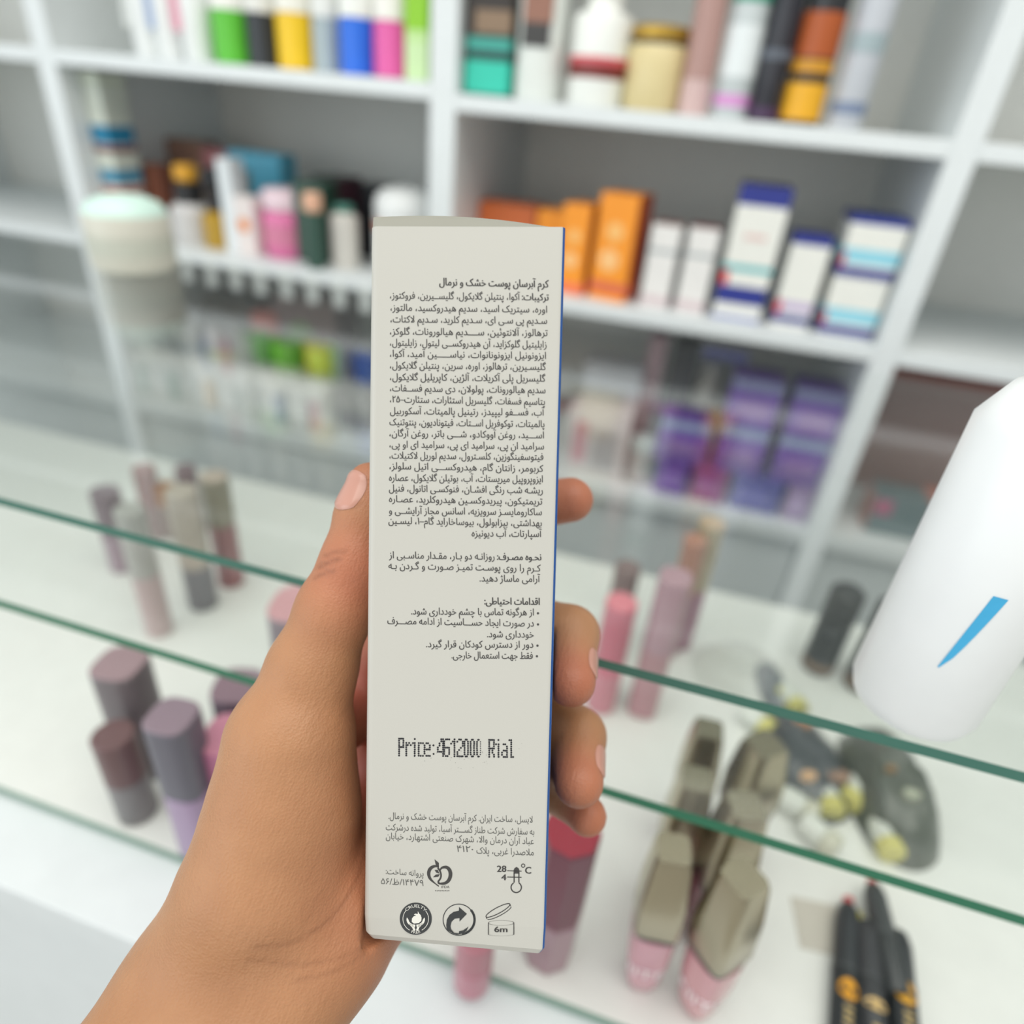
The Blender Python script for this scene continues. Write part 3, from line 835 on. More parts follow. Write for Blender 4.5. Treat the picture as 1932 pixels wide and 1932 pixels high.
def pouch(name, lab, px, py, sx, sy, ht, ang, c, art, cat='pouch', seed=0, grp=None):
    p = on_z(px, py, ZD)
    root = empty(name, (p[0], p[1], ZD), ang)
    rng = random.Random(seed)
    n = 18
    v, f = [], []
    for s in (1, -1):
        for i in range(n + 1):
            for j in range(n + 1):
                u, w = i / n * 2 - 1, j / n * 2 - 1
                b = max(0.0, (1 - u * u) * (1 - w * w)) ** 0.6
                wob = 0.12 * math.sin(5 * u + seed) * math.cos(4 * w - seed) + 0.08 * rng.uniform(-1, 1)
                z = ht * (b * (1 + wob)) if s > 0 else 0.0
                v.append((u * sx * math.sqrt(1 - w * w / 2.4), w * sy * math.sqrt(1 - u * u / 2.4), 0.0006 + z if s > 0 else 0.0004))
    m1 = n + 1
    for s in range(2):
        o = s * m1 * m1
        for i in range(n):
            for j in range(n):
                q = (o + i * m1 + j, o + (i + 1) * m1 + j, o + (i + 1) * m1 + j + 1, o + i * m1 + j + 1)
                f.append(q if s == 0 else q[::-1])
    mesh_obj('pouch_body', v, f, mat(c, 0.3, 0, 0.3), root, smooth=True)
    for pn, u, w, rr, cc in art:
        z = 0.0004 + ht * max(0.0, (1 - u * u) * (1 - w * w)) ** 0.6 * 1.0
        vv = [(u * sx + rr * math.cos(t * math.pi / 8), w * sy + rr * 0.6 * math.sin(t * math.pi / 8), z + 0.0022) for t in range(16)]
        vv += [(x, y, z - 0.002) for x, y, _ in vv]
        ff = [tuple(range(16)), tuple(range(31, 15, -1))] + [(t, (t + 1) % 16, 16 + (t + 1) % 16, 16 + t) for t in range(16)]
        mesh_obj(pn, vv, ff, mat(cc, 0.4), root)
    return tag(root, lab, cat, grp)


pouch('cosmetic_pouch', 'dark grey plastic pouch with orange print lying behind the glosses', 1508, 1440, 0.026, 0.044, 0.02, 0.35, (72, 78, 80),
      [('orange_print', 0.1, 0.35, 0.006, (186, 128, 78)), ('orange_print', -0.35, -0.5, 0.005, (214, 176, 138)), ('orange_print', 0.4, -0.5, 0.007, (150, 122, 104))], seed=2)
pouch('cosmetic_pouch', 'crumpled dark olive net bag at the right edge of the deck', 1668, 1500, 0.026, 0.05, 0.03, 0.1, (86, 92, 82),
      [('pale_print', 0.0, -0.4, 0.005, (176, 180, 160)), ('brown_print', -0.3, -0.1, 0.003, (150, 120, 84))], seed=5)
pouch('cosmetic_pouch', 'small grey pouch with a yellow edge behind the green line', 1455, 1300, 0.010, 0.026, 0.012, 0.2, (120, 126, 130),
      [('yellow_print', 0.3, -0.45, 0.005, (196, 186, 70))], seed=8)
# clear crumpled bag
CLEARBAG = glass_mat('clear_plastic_bag', (0.97, 0.97, 0.965), 0.15, 0.9)
bag = pouch('clear_bag', 'crumpled clear plastic bag lying before the black bottles', 1390, 1275, 0.034, 0.03, 0.02, 0.4, (200, 200, 196), [], 'bag', 11)
bag.children[0].data.materials[0] = CLEARBAG

# black pencils in packs at the lower right
pens = [(1590, 1985, 52, 1600, 1705, (44, 48, 50), (226, 160, 44), 1862, 'black eyeliner pen with an orange gold emblem, leftmost of the lower right cluster', True, True),
        (1648, 1985, 58, 1634, 1738, (54, 56, 58), (214, 182, 122), 1890, 'grey black eyeliner pen with a pale gold mark between two darker ones', False, False),
        (1694, 1880, 46, 1646, 1668, (58, 62, 62), None, 0, 'taller grey eyeliner pen with a red tip, rearmost of the lower right cluster', True, False),
        (1708, 1985, 56, 1692, 1756, (40, 44, 46), (216, 160, 50), 1868, 'black eyeliner pen with a gold emblem, rightmost of the lower right cluster', False, False)]
for k, (px, py, w, tx, ty, c, acc, ey, lab, red, edge) in enumerate(pens):
    p0 = on_z(px, py, ZD)
    r = w / 2 * depth_of(p0) / CAM_F
    zc = ZD + r + 0.0004 + (0.004 if k == 2 else 0)
    A, B = on_z(px, py, zc), on_z(tx, ty, zc)
    z_ = (B - A) / np.linalg.norm(B - A)
    h = float(np.linalg.norm(B - A))
    y_ = np.array([0, 0, 1.0]); x_ = np.cross(y_, z_)
    root = empty('eyeliner_pen', A)
    mw = Matrix.Identity(4)
    for i in range(3):
        mw[i][0], mw[i][1], mw[i][2], mw[i][3] = x_[i], y_[i], z_[i], A[i]
    root.matrix_world = mw
    lathe('pen_body', [(0, 0), (r * 0.9, 0), (r, 0.001), (r, h * 0.5), (0, h * 0.5)], mat(c, 0.35), root)
    lathe('cap', [(0, h * 0.5), (r * 0.97, h * 0.5), (r * 0.95, h * 0.86), (r * 0.74, h * 0.96), (r * 0.36, h), (0, h)], mat(tuple(v + 12 for v in c), 0.35), root)
    lathe('cap_seam', sleeve(r + 0.0002, h * 0.485, h * 0.5), mat((84, 88, 88), 0.4), root)
    if red:
        lathe('tip', cyl(r * 0.42, h * 0.99, h * 1.05, 0.001), mat((200, 70, 76), 0.4), root)
    if acc:
        e = on_z((px * (ey - ty) + tx * (py - ey)) / (py - ty), ey, zc + r)
        ez = float((e - A) @ z_)
        rx, rz = r * 0.72, (r * 0.8 if k != 1 else r * 0.4)
        vv = [(rx * math.cos(t * math.pi / 10), math.sqrt(max(0, r * r - (rx * math.cos(t * math.pi / 10)) ** 2)) + 0.0003, ez + rz * math.sin(t * math.pi / 10)) for t in range(20)] + [(0, r + 0.0003, ez)]
        mesh_obj('gold_emblem', vv, [(t, (t + 1) % 20, 20) for t in range(20)], mat(acc, 0.35, 0.2), root)
        for q in range(3):
            vv, ff = box_geo(-r * 0.3, r * 0.3, r * 0.6, r + 0.0003, ez - r * (1.5 + 0.5 * q), ez - r * (1.3 + 0.5 * q))
            mesh_obj('gold_print', vv, ff, mat((196, 170, 110), 0.35, 0.2), root)
    if edge:
        vv, ff = box_geo(-r * 1.3, -r * 1.02, -r * 0.9, -r * 0.6, h * 0.3, h * 1.02)
        mesh_obj('yellow_edge', vv, ff, mat((206, 196, 70), 0.4), root)
    tag(root, lab, 'eyeliner', 'eyeliner pens at the lower right')
# small pale card on the deck
p = on_z(1560, 1752, ZD)
c0 = slab('paper_card', -0.016, 0.016, -0.013, 0.013, 0.0, 0.0008, mat((196, 192, 180), 0.6), None, 0)
c0.location = (p[0], p[1], ZD)
c0.rotation_euler = (0, 0, 0.12)
tag(c0, 'small pale card lying flat between the glosses and the eyeliner pens', 'card')

# ------------------------------------------------------------------ the held carton
BOX_R = np.array([[0.9982, -0.0235, 0.0551], [0.0267, 0.998, -0.0581], [-0.0536, 0.0595, 0.9968]])
_u, _s, _v = np.linalg.svd(BOX_R)
BOX_R = _u @ _v                                    # right, down, into the carton (camera space)
BOX_T = np.array([-0.0126, 0.0208, 0.1607])        # centre of the printed face (camera space)
BW, BH, BD = 0.046, 0.1759, 0.038
HELD = 0.84                                        # real size of the held carton and hand against these working units


def to_world(c):
    return AX.T @ (np.asarray(c) * HELD) + CAM_POS


box = empty('cream_carton_held')
box.name = 'cosmetic_carton'
RW = AX.T @ BOX_R
TW = to_world(BOX_T)
bm_ = Matrix.Identity(4)
for i in range(3):
    for j in range(3): bm_[i][j] = RW[i][j] * HELD
    bm_[i][3] = TW[i]
box.matrix_world = bm_
tag(box, 'tall white cosmetic carton with Persian print held upright in the hand', 'box')


def buv(px, py, z=-0.00006):
    d = BOX_R.T @ np.array([(px - 966) / CAM_F, (py - 966) / CAM_F, 1.0])
    o = -(BOX_R.T @ BOX_T)
    t = (0 - o[2]) / d[2]
    q = o + d * t
    return (q[0], q[1], z)


card = bpy.data.materials.new('white_coated_card')
card.use_nodes = True
nt = card.node_tree
b = nt.nodes['Principled BSDF']
b.inputs['Base Color'].default_value = (*lin((188, 186, 177)), 1)
b.inputs['Roughness'].default_value = 0.42
nz = nt.nodes.new('ShaderNodeTexNoise'); nz.inputs['Scale'].default_value = 2500
bp = nt.nodes.new('ShaderNodeBump'); bp.inputs['Strength'].default_value = 0.06; bp.inputs['Distance'].default_value = 0.0002
tcn = nt.nodes.new('ShaderNodeTexCoord')
nt.links.new(tcn.outputs['Object'], nz.inputs['Vector'])
nt.links.new(nz.outputs['Fac'], bp.inputs['Height'])
nt.links.new(bp.outputs['Normal'], b.inputs['Normal'])
BLUE = mat((14, 76, 146), 0.4, name='blue_print')
INNER = mat((150, 149, 138), 0.7, name='uncoated_card')


def rr_section(hw, d, r0, n=6):
    """rounded rectangle section, x from -hw..hw, z from 0..d; the front left crease is softer"""
    pts = []
    for sx, sz, a0, r in [(1, 0, -math.pi / 2, r0), (1, 1, 0, r0), (-1, 1, math.pi / 2, r0), (-1, 0, math.pi, r0 * 1.7)]:
        cx, cz = sx * (hw - r), r if sz == 0 else d - r
        for k in range(n + 1):
            a = a0 + math.pi / 2 * k / n
            pts.append((cx + r * math.cos(a), cz + r * math.sin(a)))
    return pts


sec = rr_section(BW / 2, BD, 0.0011)
NS = len(sec)
v, f, fm = [], [], []
yr = [-BH / 2, -BH / 2 + 0.004, 0, BH / 2 - 0.006, BH / 2 - 0.0002, BH / 2 + 0.0014, BH / 2 + 0.0022]
ins = [0, 0, 0, 0, 0.0002, 0.0010, 0.0030]
for y, q in zip(yr, ins):
    for x, z in sec:
        sag = 0.0
        if y > BH / 2 - 0.003:
            sag = -0.0016 * max(0.0, (-x / (BW / 2) - 0.55) / 0.45) ** 1.5
        v.append((x * (1 - q / (BW / 2)), y + sag, z + (q if z < BD / 2 else -q)))
for k in range(len(yr) - 1):
    for s in range(NS):
        s2 = (s + 1) % NS
        f.append((k * NS + s, k * NS + s2, (k + 1) * NS + s2, (k + 1) * NS + s))
        xm, zm = (sec[s][0] + sec[s2][0]) / 2, (sec[s][1] + sec[s2][1]) / 2
        blue = (xm > BW / 2 - 0.00055 and zm > 0.00012) or zm > BD - 0.0003
        fm.append(1 if blue else 0)
f.append(tuple((len(yr) - 1) * NS + s for s in range(NS))); fm.append(0)
body = mesh_obj('carton_body', v, f, [card, BLUE, INNER], box, fm)
so = body.modifiers.new('card_thickness', 'SOLIDIFY'); so.thickness = 0.0004; so.offset = -1; so.material_offset = 0
# arched top flap behind the front edge
v, f, fm = [], [], []
N = 24
for k in range(N + 1):
    t = k / N
    x = -BW / 2 - 0.0007 + (BW + 0.0001) * t
    top = -BH / 2 - 0.0026 * (1 - t ** 2.2) - 0.0006 * math.sin(math.pi * t)
    zoff = 0.0012 + 0.0042 * math.sin(math.pi * min(1, 0.25 + 0.75 * t)) ** 0.8
    top -= (zoff - 0.0012) * 0.43
    for (yy, dz) in [(-BH / 2 + 0.006, -0.0004), (-BH / 2 + 0.001, 0), (top, 0.0012)]:
        v.append((x, yy, zoff + dz))
for k in range(N):
    for j in range(2):
        f.append((k * 3 + j, k * 3 + j + 1, k * 3 + j + 4, k * 3 + j + 3))
flap = mesh_obj('top_flap', v, f, [INNER, BLUE], box, smooth=True)
so = flap.modifiers.new('card_thickness', 'SOLIDIFY'); so.thickness = 0.0004; so.offset = 1
so.material_offset = 1; so.material_offset_rim = 0
flap['label'] = 'arched tuck flap with a grey inner side'
# --- Persian shaping -------------------------------------------------
FORMS = {'ا': 'FE8D FE8E', 'آ': 'FE81 FE82', 'ب': 'FE8F FE90 FE91 FE92', 'پ': 'FB56 FB57 FB58 FB59', 'ت': 'FE95 FE96 FE97 FE98',
         'ث': 'FE99 FE9A FE9B FE9C', 'ج': 'FE9D FE9E FE9F FEA0', 'چ': 'FB7A FB7B FB7C FB7D', 'ح': 'FEA1 FEA2 FEA3 FEA4', 'خ': 'FEA5 FEA6 FEA7 FEA8',
         'د': 'FEA9 FEAA', 'ذ': 'FEAB FEAC', 'ر': 'FEAD FEAE', 'ز': 'FEAF FEB0', 'ژ': 'FB8A FB8B', 'س': 'FEB1 FEB2 FEB3 FEB4', 'ش': 'FEB5 FEB6 FEB7 FEB8',
         'ص': 'FEB9 FEBA FEBB FEBC', 'ض': 'FEBD FEBE FEBF FEC0', 'ط': 'FEC1 FEC2 FEC3 FEC4', 'ظ': 'FEC5 FEC6 FEC7 FEC8', 'ع': 'FEC9 FECA FECB FECC',
         'غ': 'FECD FECE FECF FED0', 'ف': 'FED1 FED2 FED3 FED4', 'ق': 'FED5 FED6 FED7 FED8', 'ک': 'FB8E FB8F FB90 FB91', 'گ': 'FB92 FB93 FB94 FB95',
         'ل': 'FEDD FEDE FEDF FEE0', 'م': 'FEE1 FEE2 FEE3 FEE4', 'ن': 'FEE5 FEE6 FEE7 FEE8', 'و': 'FEED FEEE', 'ه': 'FEE9 FEEA FEEB FEEC',
         'ی': 'FBFC FBFD FBFE FBFF', 'ئ': 'FE89 FE8A FE8B FE8C', 'ـ': '0640 0640 0640 0640'}
FORMS = {k: [chr(int(x, 16)) for x in s.split()] for k, s in FORMS.items()}
DIG = '۰۱۲۳۴۵۶۷۸۹0123456789'


def shape(s):
    out, i = [], 0
    n = len(s)

    def joins_next(j):
        return j >= 0 and s[j] in FORMS and len(FORMS[s[j]]) == 4

    while i < n:
        c = s[i]
        if c not in FORMS:
            out.append({'(': ')', ')': '('}.get(c, c)); i += 1; continue
        prev = joins_next(i - 1)
        if c == 'ل' and i + 1 < n and s[i + 1] in 'اآ':
            base = 0xFEFB if s[i + 1] == 'ا' else 0xFEF5
            out.append(chr(base + (1 if prev else 0))); i += 2; continue
        nxt = len(FORMS[c]) == 4 and i + 1 < n and s[i + 1] in FORMS
        fr = FORMS[c]
        out.append(fr[3] if prev and nxt else fr[1] if prev else fr[2] if nxt else fr[0]); i += 1
    vis = out[::-1]
    # digits keep their own left-to-right order
    k = 0
    while k < len(vis):
        if vis[k] in DIG:
            e = k
            while e < len(vis) and vis[e] in DIG: e += 1
            vis[k:e] = vis[k:e][::-1]; k = e
        else: k += 1
    return ''.join(vis)


INK = mat((58, 56, 54), 0.6, name='black_ink')
INK2 = mat((84, 84, 80), 0.6, name='grey_ink')


class Print:
    """flat printed marks collected into one part of the carton"""
    def __init__(self): self.v, self.f = [], []

    def add(self, pts, faces):
        o = len(self.v); self.v += pts
        self.f += [tuple(o + i for i in q) for q in faces]

    def line(self, s, xr, yr_, xl, yl_, px_size, bold=0.0, shaped=True):
        """one line of writing whose right end is at (xr, yr_) and left end at (xl, yl_) on the face"""
        vv, ff = text_mesh(shape(s) if shaped else s, 1.0, bold, 'LEFT')
        x0, x1 = min(p[0] for p in vv), max(p[0] for p in vv)
        for dx in ([-0.5, 0.5] if bold > 0.02 else [-0.2, 0.2] if bold > 0.01 else [0]):
            pts = []
            for x, y, _ in vv:
                t = (x - x0) / (x1 - x0)
                bx, by = xl + (xr - xl) * t, yl_ + (yr_ - yl_) * t
                pts.append(buv(bx + dx, by - (y - 0.22) * px_size, -0.00006 if dx <= 0 else -0.000075))
            self.add(pts, ff)

    def poly(self, pts, z=-0.00006):
        self.add([buv(x, y, z) for x, y in pts], [tuple(range(len(pts)))])

    def ring(self, cx, cy, r0, r1, a0=0, a1=360, n=40, z=-0.00006, ry=1.0):
        p, q = [], []
        for k in range(n + 1):
            a = math.radians(a0 + (a1 - a0) * k / n)
            p += [buv(cx + r0 * math.cos(a), cy + ry * r0 * math.sin(a), z), buv(cx + r1 * math.cos(a), cy + ry * r1 * math.sin(a), z)]
            if k: q.append((2 * k - 2, 2 * k - 1, 2 * k + 1, 2 * k))
        self.add(p, q)

    def stroke(self, pts, w, z=-0.00006):
        """polyline with width; w may be a list"""
        ws = w if isinstance(w, (list, tuple)) else [w] * len(pts)
        p, q = [], []
        for k, (x, y) in enumerate(pts):
            a = pts[max(0, k - 1)]; c = pts[min(len(pts) - 1, k + 1)]
            dx, dy = c[0] - a[0], c[1] - a[1]
            l = math.hypot(dx, dy) or 1
            nx, ny = -dy / l * ws[k] / 2, dx / l * ws[k] / 2
            p += [buv(x + nx, y + ny, z), buv(x - nx, y - ny, z)]
            if k: q.append((2 * k - 2, 2 * k - 1, 2 * k + 1, 2 * k))
        self.add(p, q)

    def disc(self, cx, cy, r, n=24, z=-0.00006):
        self.poly([(cx + r * math.cos(2 * math.pi * k / n), cy + r * math.sin(2 * math.pi * k / n)) for k in range(n)], z)

    def build(self, name, m, parent=None):
        return mesh_obj(name, self.v, self.f, m, parent or box)


def spline(pts, n=8):
    """smooth curve through the points"""
    out = []
    P = [pts[0]] + list(pts) + [pts[-1]]
    for i in range(1, len(P) - 2):
        for k in range(n):
            t = k / n
            out.append(tuple(0.5 * ((2 * P[i][d]) + (-P[i - 1][d] + P[i + 1][d]) * t + (2 * P[i - 1][d] - 5 * P[i][d] + 4 * P[i + 1][d] - P[i + 2][d]) * t * t
                                    + (-P[i - 1][d] + 3 * P[i][d] - 3 * P[i + 1][d] + P[i + 2][d]) * t ** 3) for d in range(len(pts[0]))))
    out.append(tuple(pts[-1]))
    return out


SZ = 18.5
BO = 0.014
pt = Print()
pt.line('کرم آبرسان پوست خشک و نرمال', 1035, 538, 829, 534, SZ + 1.5, 0.022)
pt.build('title_text', INK)
ing = Print()
ing.line('ترکیبات:', 1035, 563, 985, 562, SZ, 0.026)
ing.line('آکوا، پنتیلن گلایکول، گلیســیرین، فروکتوز،', 981, 562, 736, 559, SZ, BO)
rest = ['اوره، سیتریک اسید، سدیم هیدروکسید، مالتوز،', 'سـدیم پی سـی ای، سـدیم کلرید، سـدیم لاکتات،', 'ترهالوز، آلانتوئین، ســــدیم هیالورونات، گلوکز،',
        'زایلیتیل گلوکزاید، آن هیدروکســی لیتول، زایلیتول،', 'ایزونونیل ایزونونانوات، نیاســـــین آمید، آکوا،', 'گلیسـیرین، ترهالوز، اوره، سرین، پنتیلن گلایکول،',
        'گلیسریل پلی آکریلات، آلژین، کاپریلیل گلایکول،', 'سدیم هیالورونات، پولولان، دی سدیم فســفات،', 'پتاسیم فسفات، گلیسریل استئارات، ستئارت–۲۵،',
        'آب، فســفو لیپیدز، رتینیل پالمیتات، آسکوربیل', 'پالمیتات، توکوفریل اســتات، فیتونادیون، پنتوتنیک', 'اســـید، روغن آووکادو، شـــی باتر، روغن آرگان،',
        'سرامید ان پی، سرامید ای پی، سرامید ای او پی،', 'فیتوسفینگوزین، کلسـترول، سدیم لوریل لاکتیلات،', 'کربومر، زانتان گام، هیدروکســـی اتیل سلولز،',
        'ایزوپروپیل میریستات، آب، بوتیلن گلایکول، عصاره', 'ریشـه شب رنگی افشـان، فنوکسـی اتانول، فنیل', 'تریمتیکون، پیریدوکسـین هیدروکلرید، عصـاره',
        'ساکارومایسـز سرویزیه، اسانس مجاز آرایشــی و', 'بهداشتی، بیزابولول، بیوساخاراید گام–۱، لیسـین', 'آسپارتات، آب دیونیزه']
ends = [(1032, 586, 737, 582), (1032, 607, 737, 604), (1033, 630, 736, 627), (1031, 652, 736, 648), (1030, 673, 736, 669), (1030, 694, 736, 691), (1029, 716, 736, 713),
        (1029, 738, 736, 734), (1028, 760, 736, 755), (1027, 780, 736, 777), (1027, 802, 735, 798), (1026, 823, 735, 819), (1026, 844, 735, 840), (1025, 864, 735, 861),
        (1025, 886, 735, 881), (1024, 906, 734, 903), (1024, 927, 734, 923), (1023, 948, 734, 943), (1022, 968, 734, 965), (1022, 989, 733, 984), (1022, 1009, 890, 1008)]
for s, e in zip(rest, ends):
    ing.line(s, *e, SZ, BO)
ing.build('ingredients_text', INK)
us = Print()
us.line('نحـوه مصـرف:', 1021, 1053, 938, 1052, SZ, 0.028)
us.line('روزانـه دو بـار، مقـدار مناسـبی از', 933, 1052, 734, 1049, SZ, BO)
us.line('کـرم را روی پوسـت تمیـز صـورت و گـردن بـه', 1020, 1074, 733, 1069, SZ, BO)
us.line('آرامی ماساژ دهید.', 1019, 1094, 905, 1093, SZ, BO)
us.build('usage_text', INK)
wr = Print()
wr.line('اقدامات احتیاطی:', 1018, 1137, 914, 1136, SZ, 0.028)
for s, e in [('از هرگونه تماس با چشم خودداری شود.', (1007, 1157, 776, 1155)), ('در صورت ایجاد حســـاسیت از ادامه مصـــرف', (1007, 1178, 731, 1173)),
             ('خودداری شود.', (1007, 1199, 919, 1198)), ('دور از دسترس کودکان قرار گیرد.', (1006, 1218, 804, 1217)), ('فقط جهت استعمال خارجی.', (1005, 1239, 852, 1238))]:
    wr.line(s, *e, SZ, BO)
for x, y in [(1015, 1157), (1015, 1178), (1014, 1218), (1013, 1238)]:
    wr.disc(x, y, 2.2, 12)
wr.build('warning_text', INK)
ad = Print()
for s, e in [('لایسل، ساخت ایران. کرم آبرسان پوست خشک و نرمال.', (1005, 1548, 733, 1541)), ('به سفارش شرکت طناز گســـتر آسیا، تولید شده درشرکت', (1008, 1571, 728, 1562)),
             ('عباد آران درمان والا، شهرک صنعتی اشتهارد، خیابان', (1007, 1589, 728, 1579)), ('ملاصدرا غربی، پلاک', (1007, 1610, 899, 1606)), ('۴۱۲۰', (893, 1604, 862, 1603))]:
    ad.line(s, *e, 17.5, 0.0)
ad.build('address_text', INK2)
li = Print()
li.line('پروانه ساخت:', 799, 1650, 728, 1645, 16, 0.0)
li.line('۵۶/ظ/۱۴۴۷۹'[::-1] if False else '۱۴۴۷۹/ظ/۵۶', 799, 1668, 719, 1664, 16.5, 0.0)
li.build('licence_text', INK2)

# --- dot matrix price -----------------------------------------------
G = {'P': '1111 1001 1001 1001 1111 1000 1000 1000 1000', 'r': '0000 0000 1010 1101 1000 1000 1000 1000 1000', 'i': '010 000 110 010 010 010 010 010 010',
     'c': '000 000 111 100 100 100 100 100 111', 'e': '0000 0000 0110 1001 1001 1111 1000 1000 0111', ':': '0 0 0 1 0 0 0 1 0',
     '4': '0011 0011 0101 0101 1001 1001 1111 0001 0001', '6': '0111 1000 1000 1000 1111 1001 1001 1001 0110', '1': '001 011 101 001 001 001 001 001 001',
     '2': '0110 1001 0001 0001 0010 0100 1000 1000 1111', '0': '0110 1001 1001 1001 1001 1001 1001 1001 0110', ' ': '0 0 0 0 0 0 0 0 0',
     'R': '1111 1001 1001 1001 1111 1010 1010 1001 1001', 'a': '0000 0000 0110 0001 0001 0111 1001 1001 0111', 'l': '110 010 010 010 010 010 010 010 011'}
XP = [(753, 761), (766.5, 775), (779, 786), (790, 798), (801, 811), (818, 819), (826, 836), (838, 847.5), (851, 857.5), (863, 873), (876.5, 883), (888, 894.5), (900, 906.5),
      (0, 0), (923, 932), (936, 945), (947, 956.5), (961, 968)]
pr = Print()
rng = random.Random(3)
for k, ch in enumerate('Price:4612000 Rial'):
    if ch == ' ': continue
    x0, x1 = XP[k]
    for j, rw in enumerate(G[ch].split()):
        for i2, c in enumerate(rw):
            if c == '1':
                x = x0 + (x1 - x0) * (i2 / max(1, len(rw) - 1))
                pr.disc(x + rng.uniform(-.2, .2), 1393.5 + j * 3.95 + 0.014 * (x - 752) + rng.uniform(-.2, .2), 1.9 if not (k == 12 and i2 > 1) else 1.2, 8)
for _ in range(70):
    pr.disc(rng.gauss(880, 55), rng.gauss(1424, 14), rng.uniform(0.25, 0.6), 5)
pr.build('price_print', mat((20, 20, 26), 0.5, name='inkjet_black'))

# --- thermometer ------------------------------------------------------
th = Print()
th.line('28', 955, 1641, 938, 1641, 17, 0.03, False)
th.line('4', 955, 1657, 946, 1657, 16, 0.03, False)
th.line('C', 1002, 1644, 991, 1644, 18, 0.03, False)
th.ring(987, 1633, 2.4, 4.0, n=16)
th.stroke([(957, 1642.5), (984, 1643.5)], 1.5)
th.stroke([(957, 1654.5), (984, 1655)], 1.5)
th.poly([(969, 1648), (969, 1642), (970.5, 1638), (974.5, 1635.5), (978.5, 1638), (980, 1642), (980, 1648)])
th.stroke([(970, 1646), (970, 1665)], 2.2)
th.stroke([(979, 1646), (979, 1665)], 2.2)
th.ring(974, 1674, 8.6, 10.8, -60, 240, 30)
th.build('thermometer_icon', INK)

# --- apple shaped emblem ---------------------------------------------
ap = Print()
ap.stroke(spline([(828, 1636), (822, 1634), (815, 1636), (810, 1642), (809, 1650), (812, 1658), (819, 1665), (828, 1672)]), [2 + 4.5 * math.sin(math.pi * min(1, k / 50)) for k in range(57)])
ap.stroke(spline([(826, 1666), (831, 1667), (840, 1666), (847, 1660), (850, 1650), (848, 1641), (842, 1636), (834, 1637), (830, 1642)]), [1.5 + 5.5 * math.sin(math.pi * min(1, k / 66)) for k in range(65)])
ap.stroke(spline([(826, 1637), (830, 1643), (832, 1650), (831, 1657), (827, 1663), (829, 1667)]), 3.2)
ap.poly([(820, 1621), (828, 1628), (828, 1636), (822, 1631)])
ap.poly([(817, 1655), (822, 1650), (830, 1649), (827, 1654)])
ap.poly([(820, 1641), (826, 1641), (829, 1648), (823, 1646)])
ap.line('IFDA', 848, 1674, 833, 1674, 6.5, 0.0, False)
for k in range(9):
    ap.stroke([(821 + k * 3.1, 1680 + (k % 2) * 0.6), (823 + k * 3.1, 1680.4)], 1.3)
ap.build('apple_emblem', INK)

# --- cruelty free badge ----------------------------------------------
cf = Print()
cf.disc(784.5, 1733, 30.3, 56)
badge = cf.build('cruelty_free_badge', mat((52, 54, 54), 0.6, name='badge_ink'))
wp = Print()
ZW = -0.00012


def arc_text(P_, s, cx, cy, r, mid, size, flip=False):
    vv, ff = text_mesh(s, 1.0, 0.02, 'CENTER')
    pts = []
    for x, y, _ in vv:
        a = math.radians(mid) + (x * size * 1.12 / r) * (-1 if flip else 1)
        rr_ = r + (y * size) * (-1 if flip else 1)
        pts.append(buv(cx + rr_ * math.cos(a), cy + rr_ * math.sin(a), ZW))
    P_.add(pts, ff)


arc_text(wp, 'CRUELTY', 784.5, 1733, 21.8, -90, 8.2)
arc_text(wp, 'FREE', 784.5, 1733, 27.8, 90, 8.2, True)
for a0, a1 in [(-40, 62), (118, 220)]:
    wp.ring(784.5, 1733, 23.6, 24.6, a0, a1, 24, ZW)
wp.poly([(788.5, 1718.5), (791, 1723), (794, 1726), (795.5, 1731), (795, 1737), (790, 1741), (781, 1742), (777, 1738.5), (777.5, 1732), (781, 1728), (785.5, 1726.5), (781, 1725), (784, 1723), (788.5, 1724)], ZW)
wp.stroke(spline([(768, 1731), (771, 1740), (778, 1746), (782.5, 1755)]), [1, 1.6, 2.2, 3.4, 3.8] + [4] * 20, ZW)
wp.stroke(spline([(801, 1731), (798, 1740), (791, 1746), (787, 1755)]), [1, 1.6, 2.2, 3.4, 3.8] + [4] * 20, ZW)
wp.poly([(770, 1740), (777, 1743), (784, 1744), (783, 1749), (776, 1748)], ZW)
wp.poly([(799, 1740), (792, 1743), (785.5, 1744), (786.5, 1749), (793, 1748)], ZW)
wp.build('badge_motif', mat((222, 220, 210), 0.5, name='badge_white'), badge)

# --- recycling circle ---------------------------------------------------
rc = Print()
rc.ring(865.5, 1735, 28.6, 30.2, n=56)
rc.ring(868, 1735, 25.2, 29.6, -42, 82, 30)
rc.poly([(843, 1754), (842, 1745), (843, 1735), (848, 1726), (856, 1720), (866, 1718), (866, 1711), (881, 1724), (867, 1738.5), (867, 1732), (858, 1733), (852, 1739), (850, 1747), (851, 1753), (857, 1760), (850, 1758)])
rc.poly([(850, 1757), (857, 1760), (866, 1761), (866, 1757), (874, 1755), (884, 1748), (880, 1756), (872, 1761), (862, 1763), (854, 1761)])
rc.build('recycling_icon', mat((48, 50, 50), 0.6, name='icon_ink'))

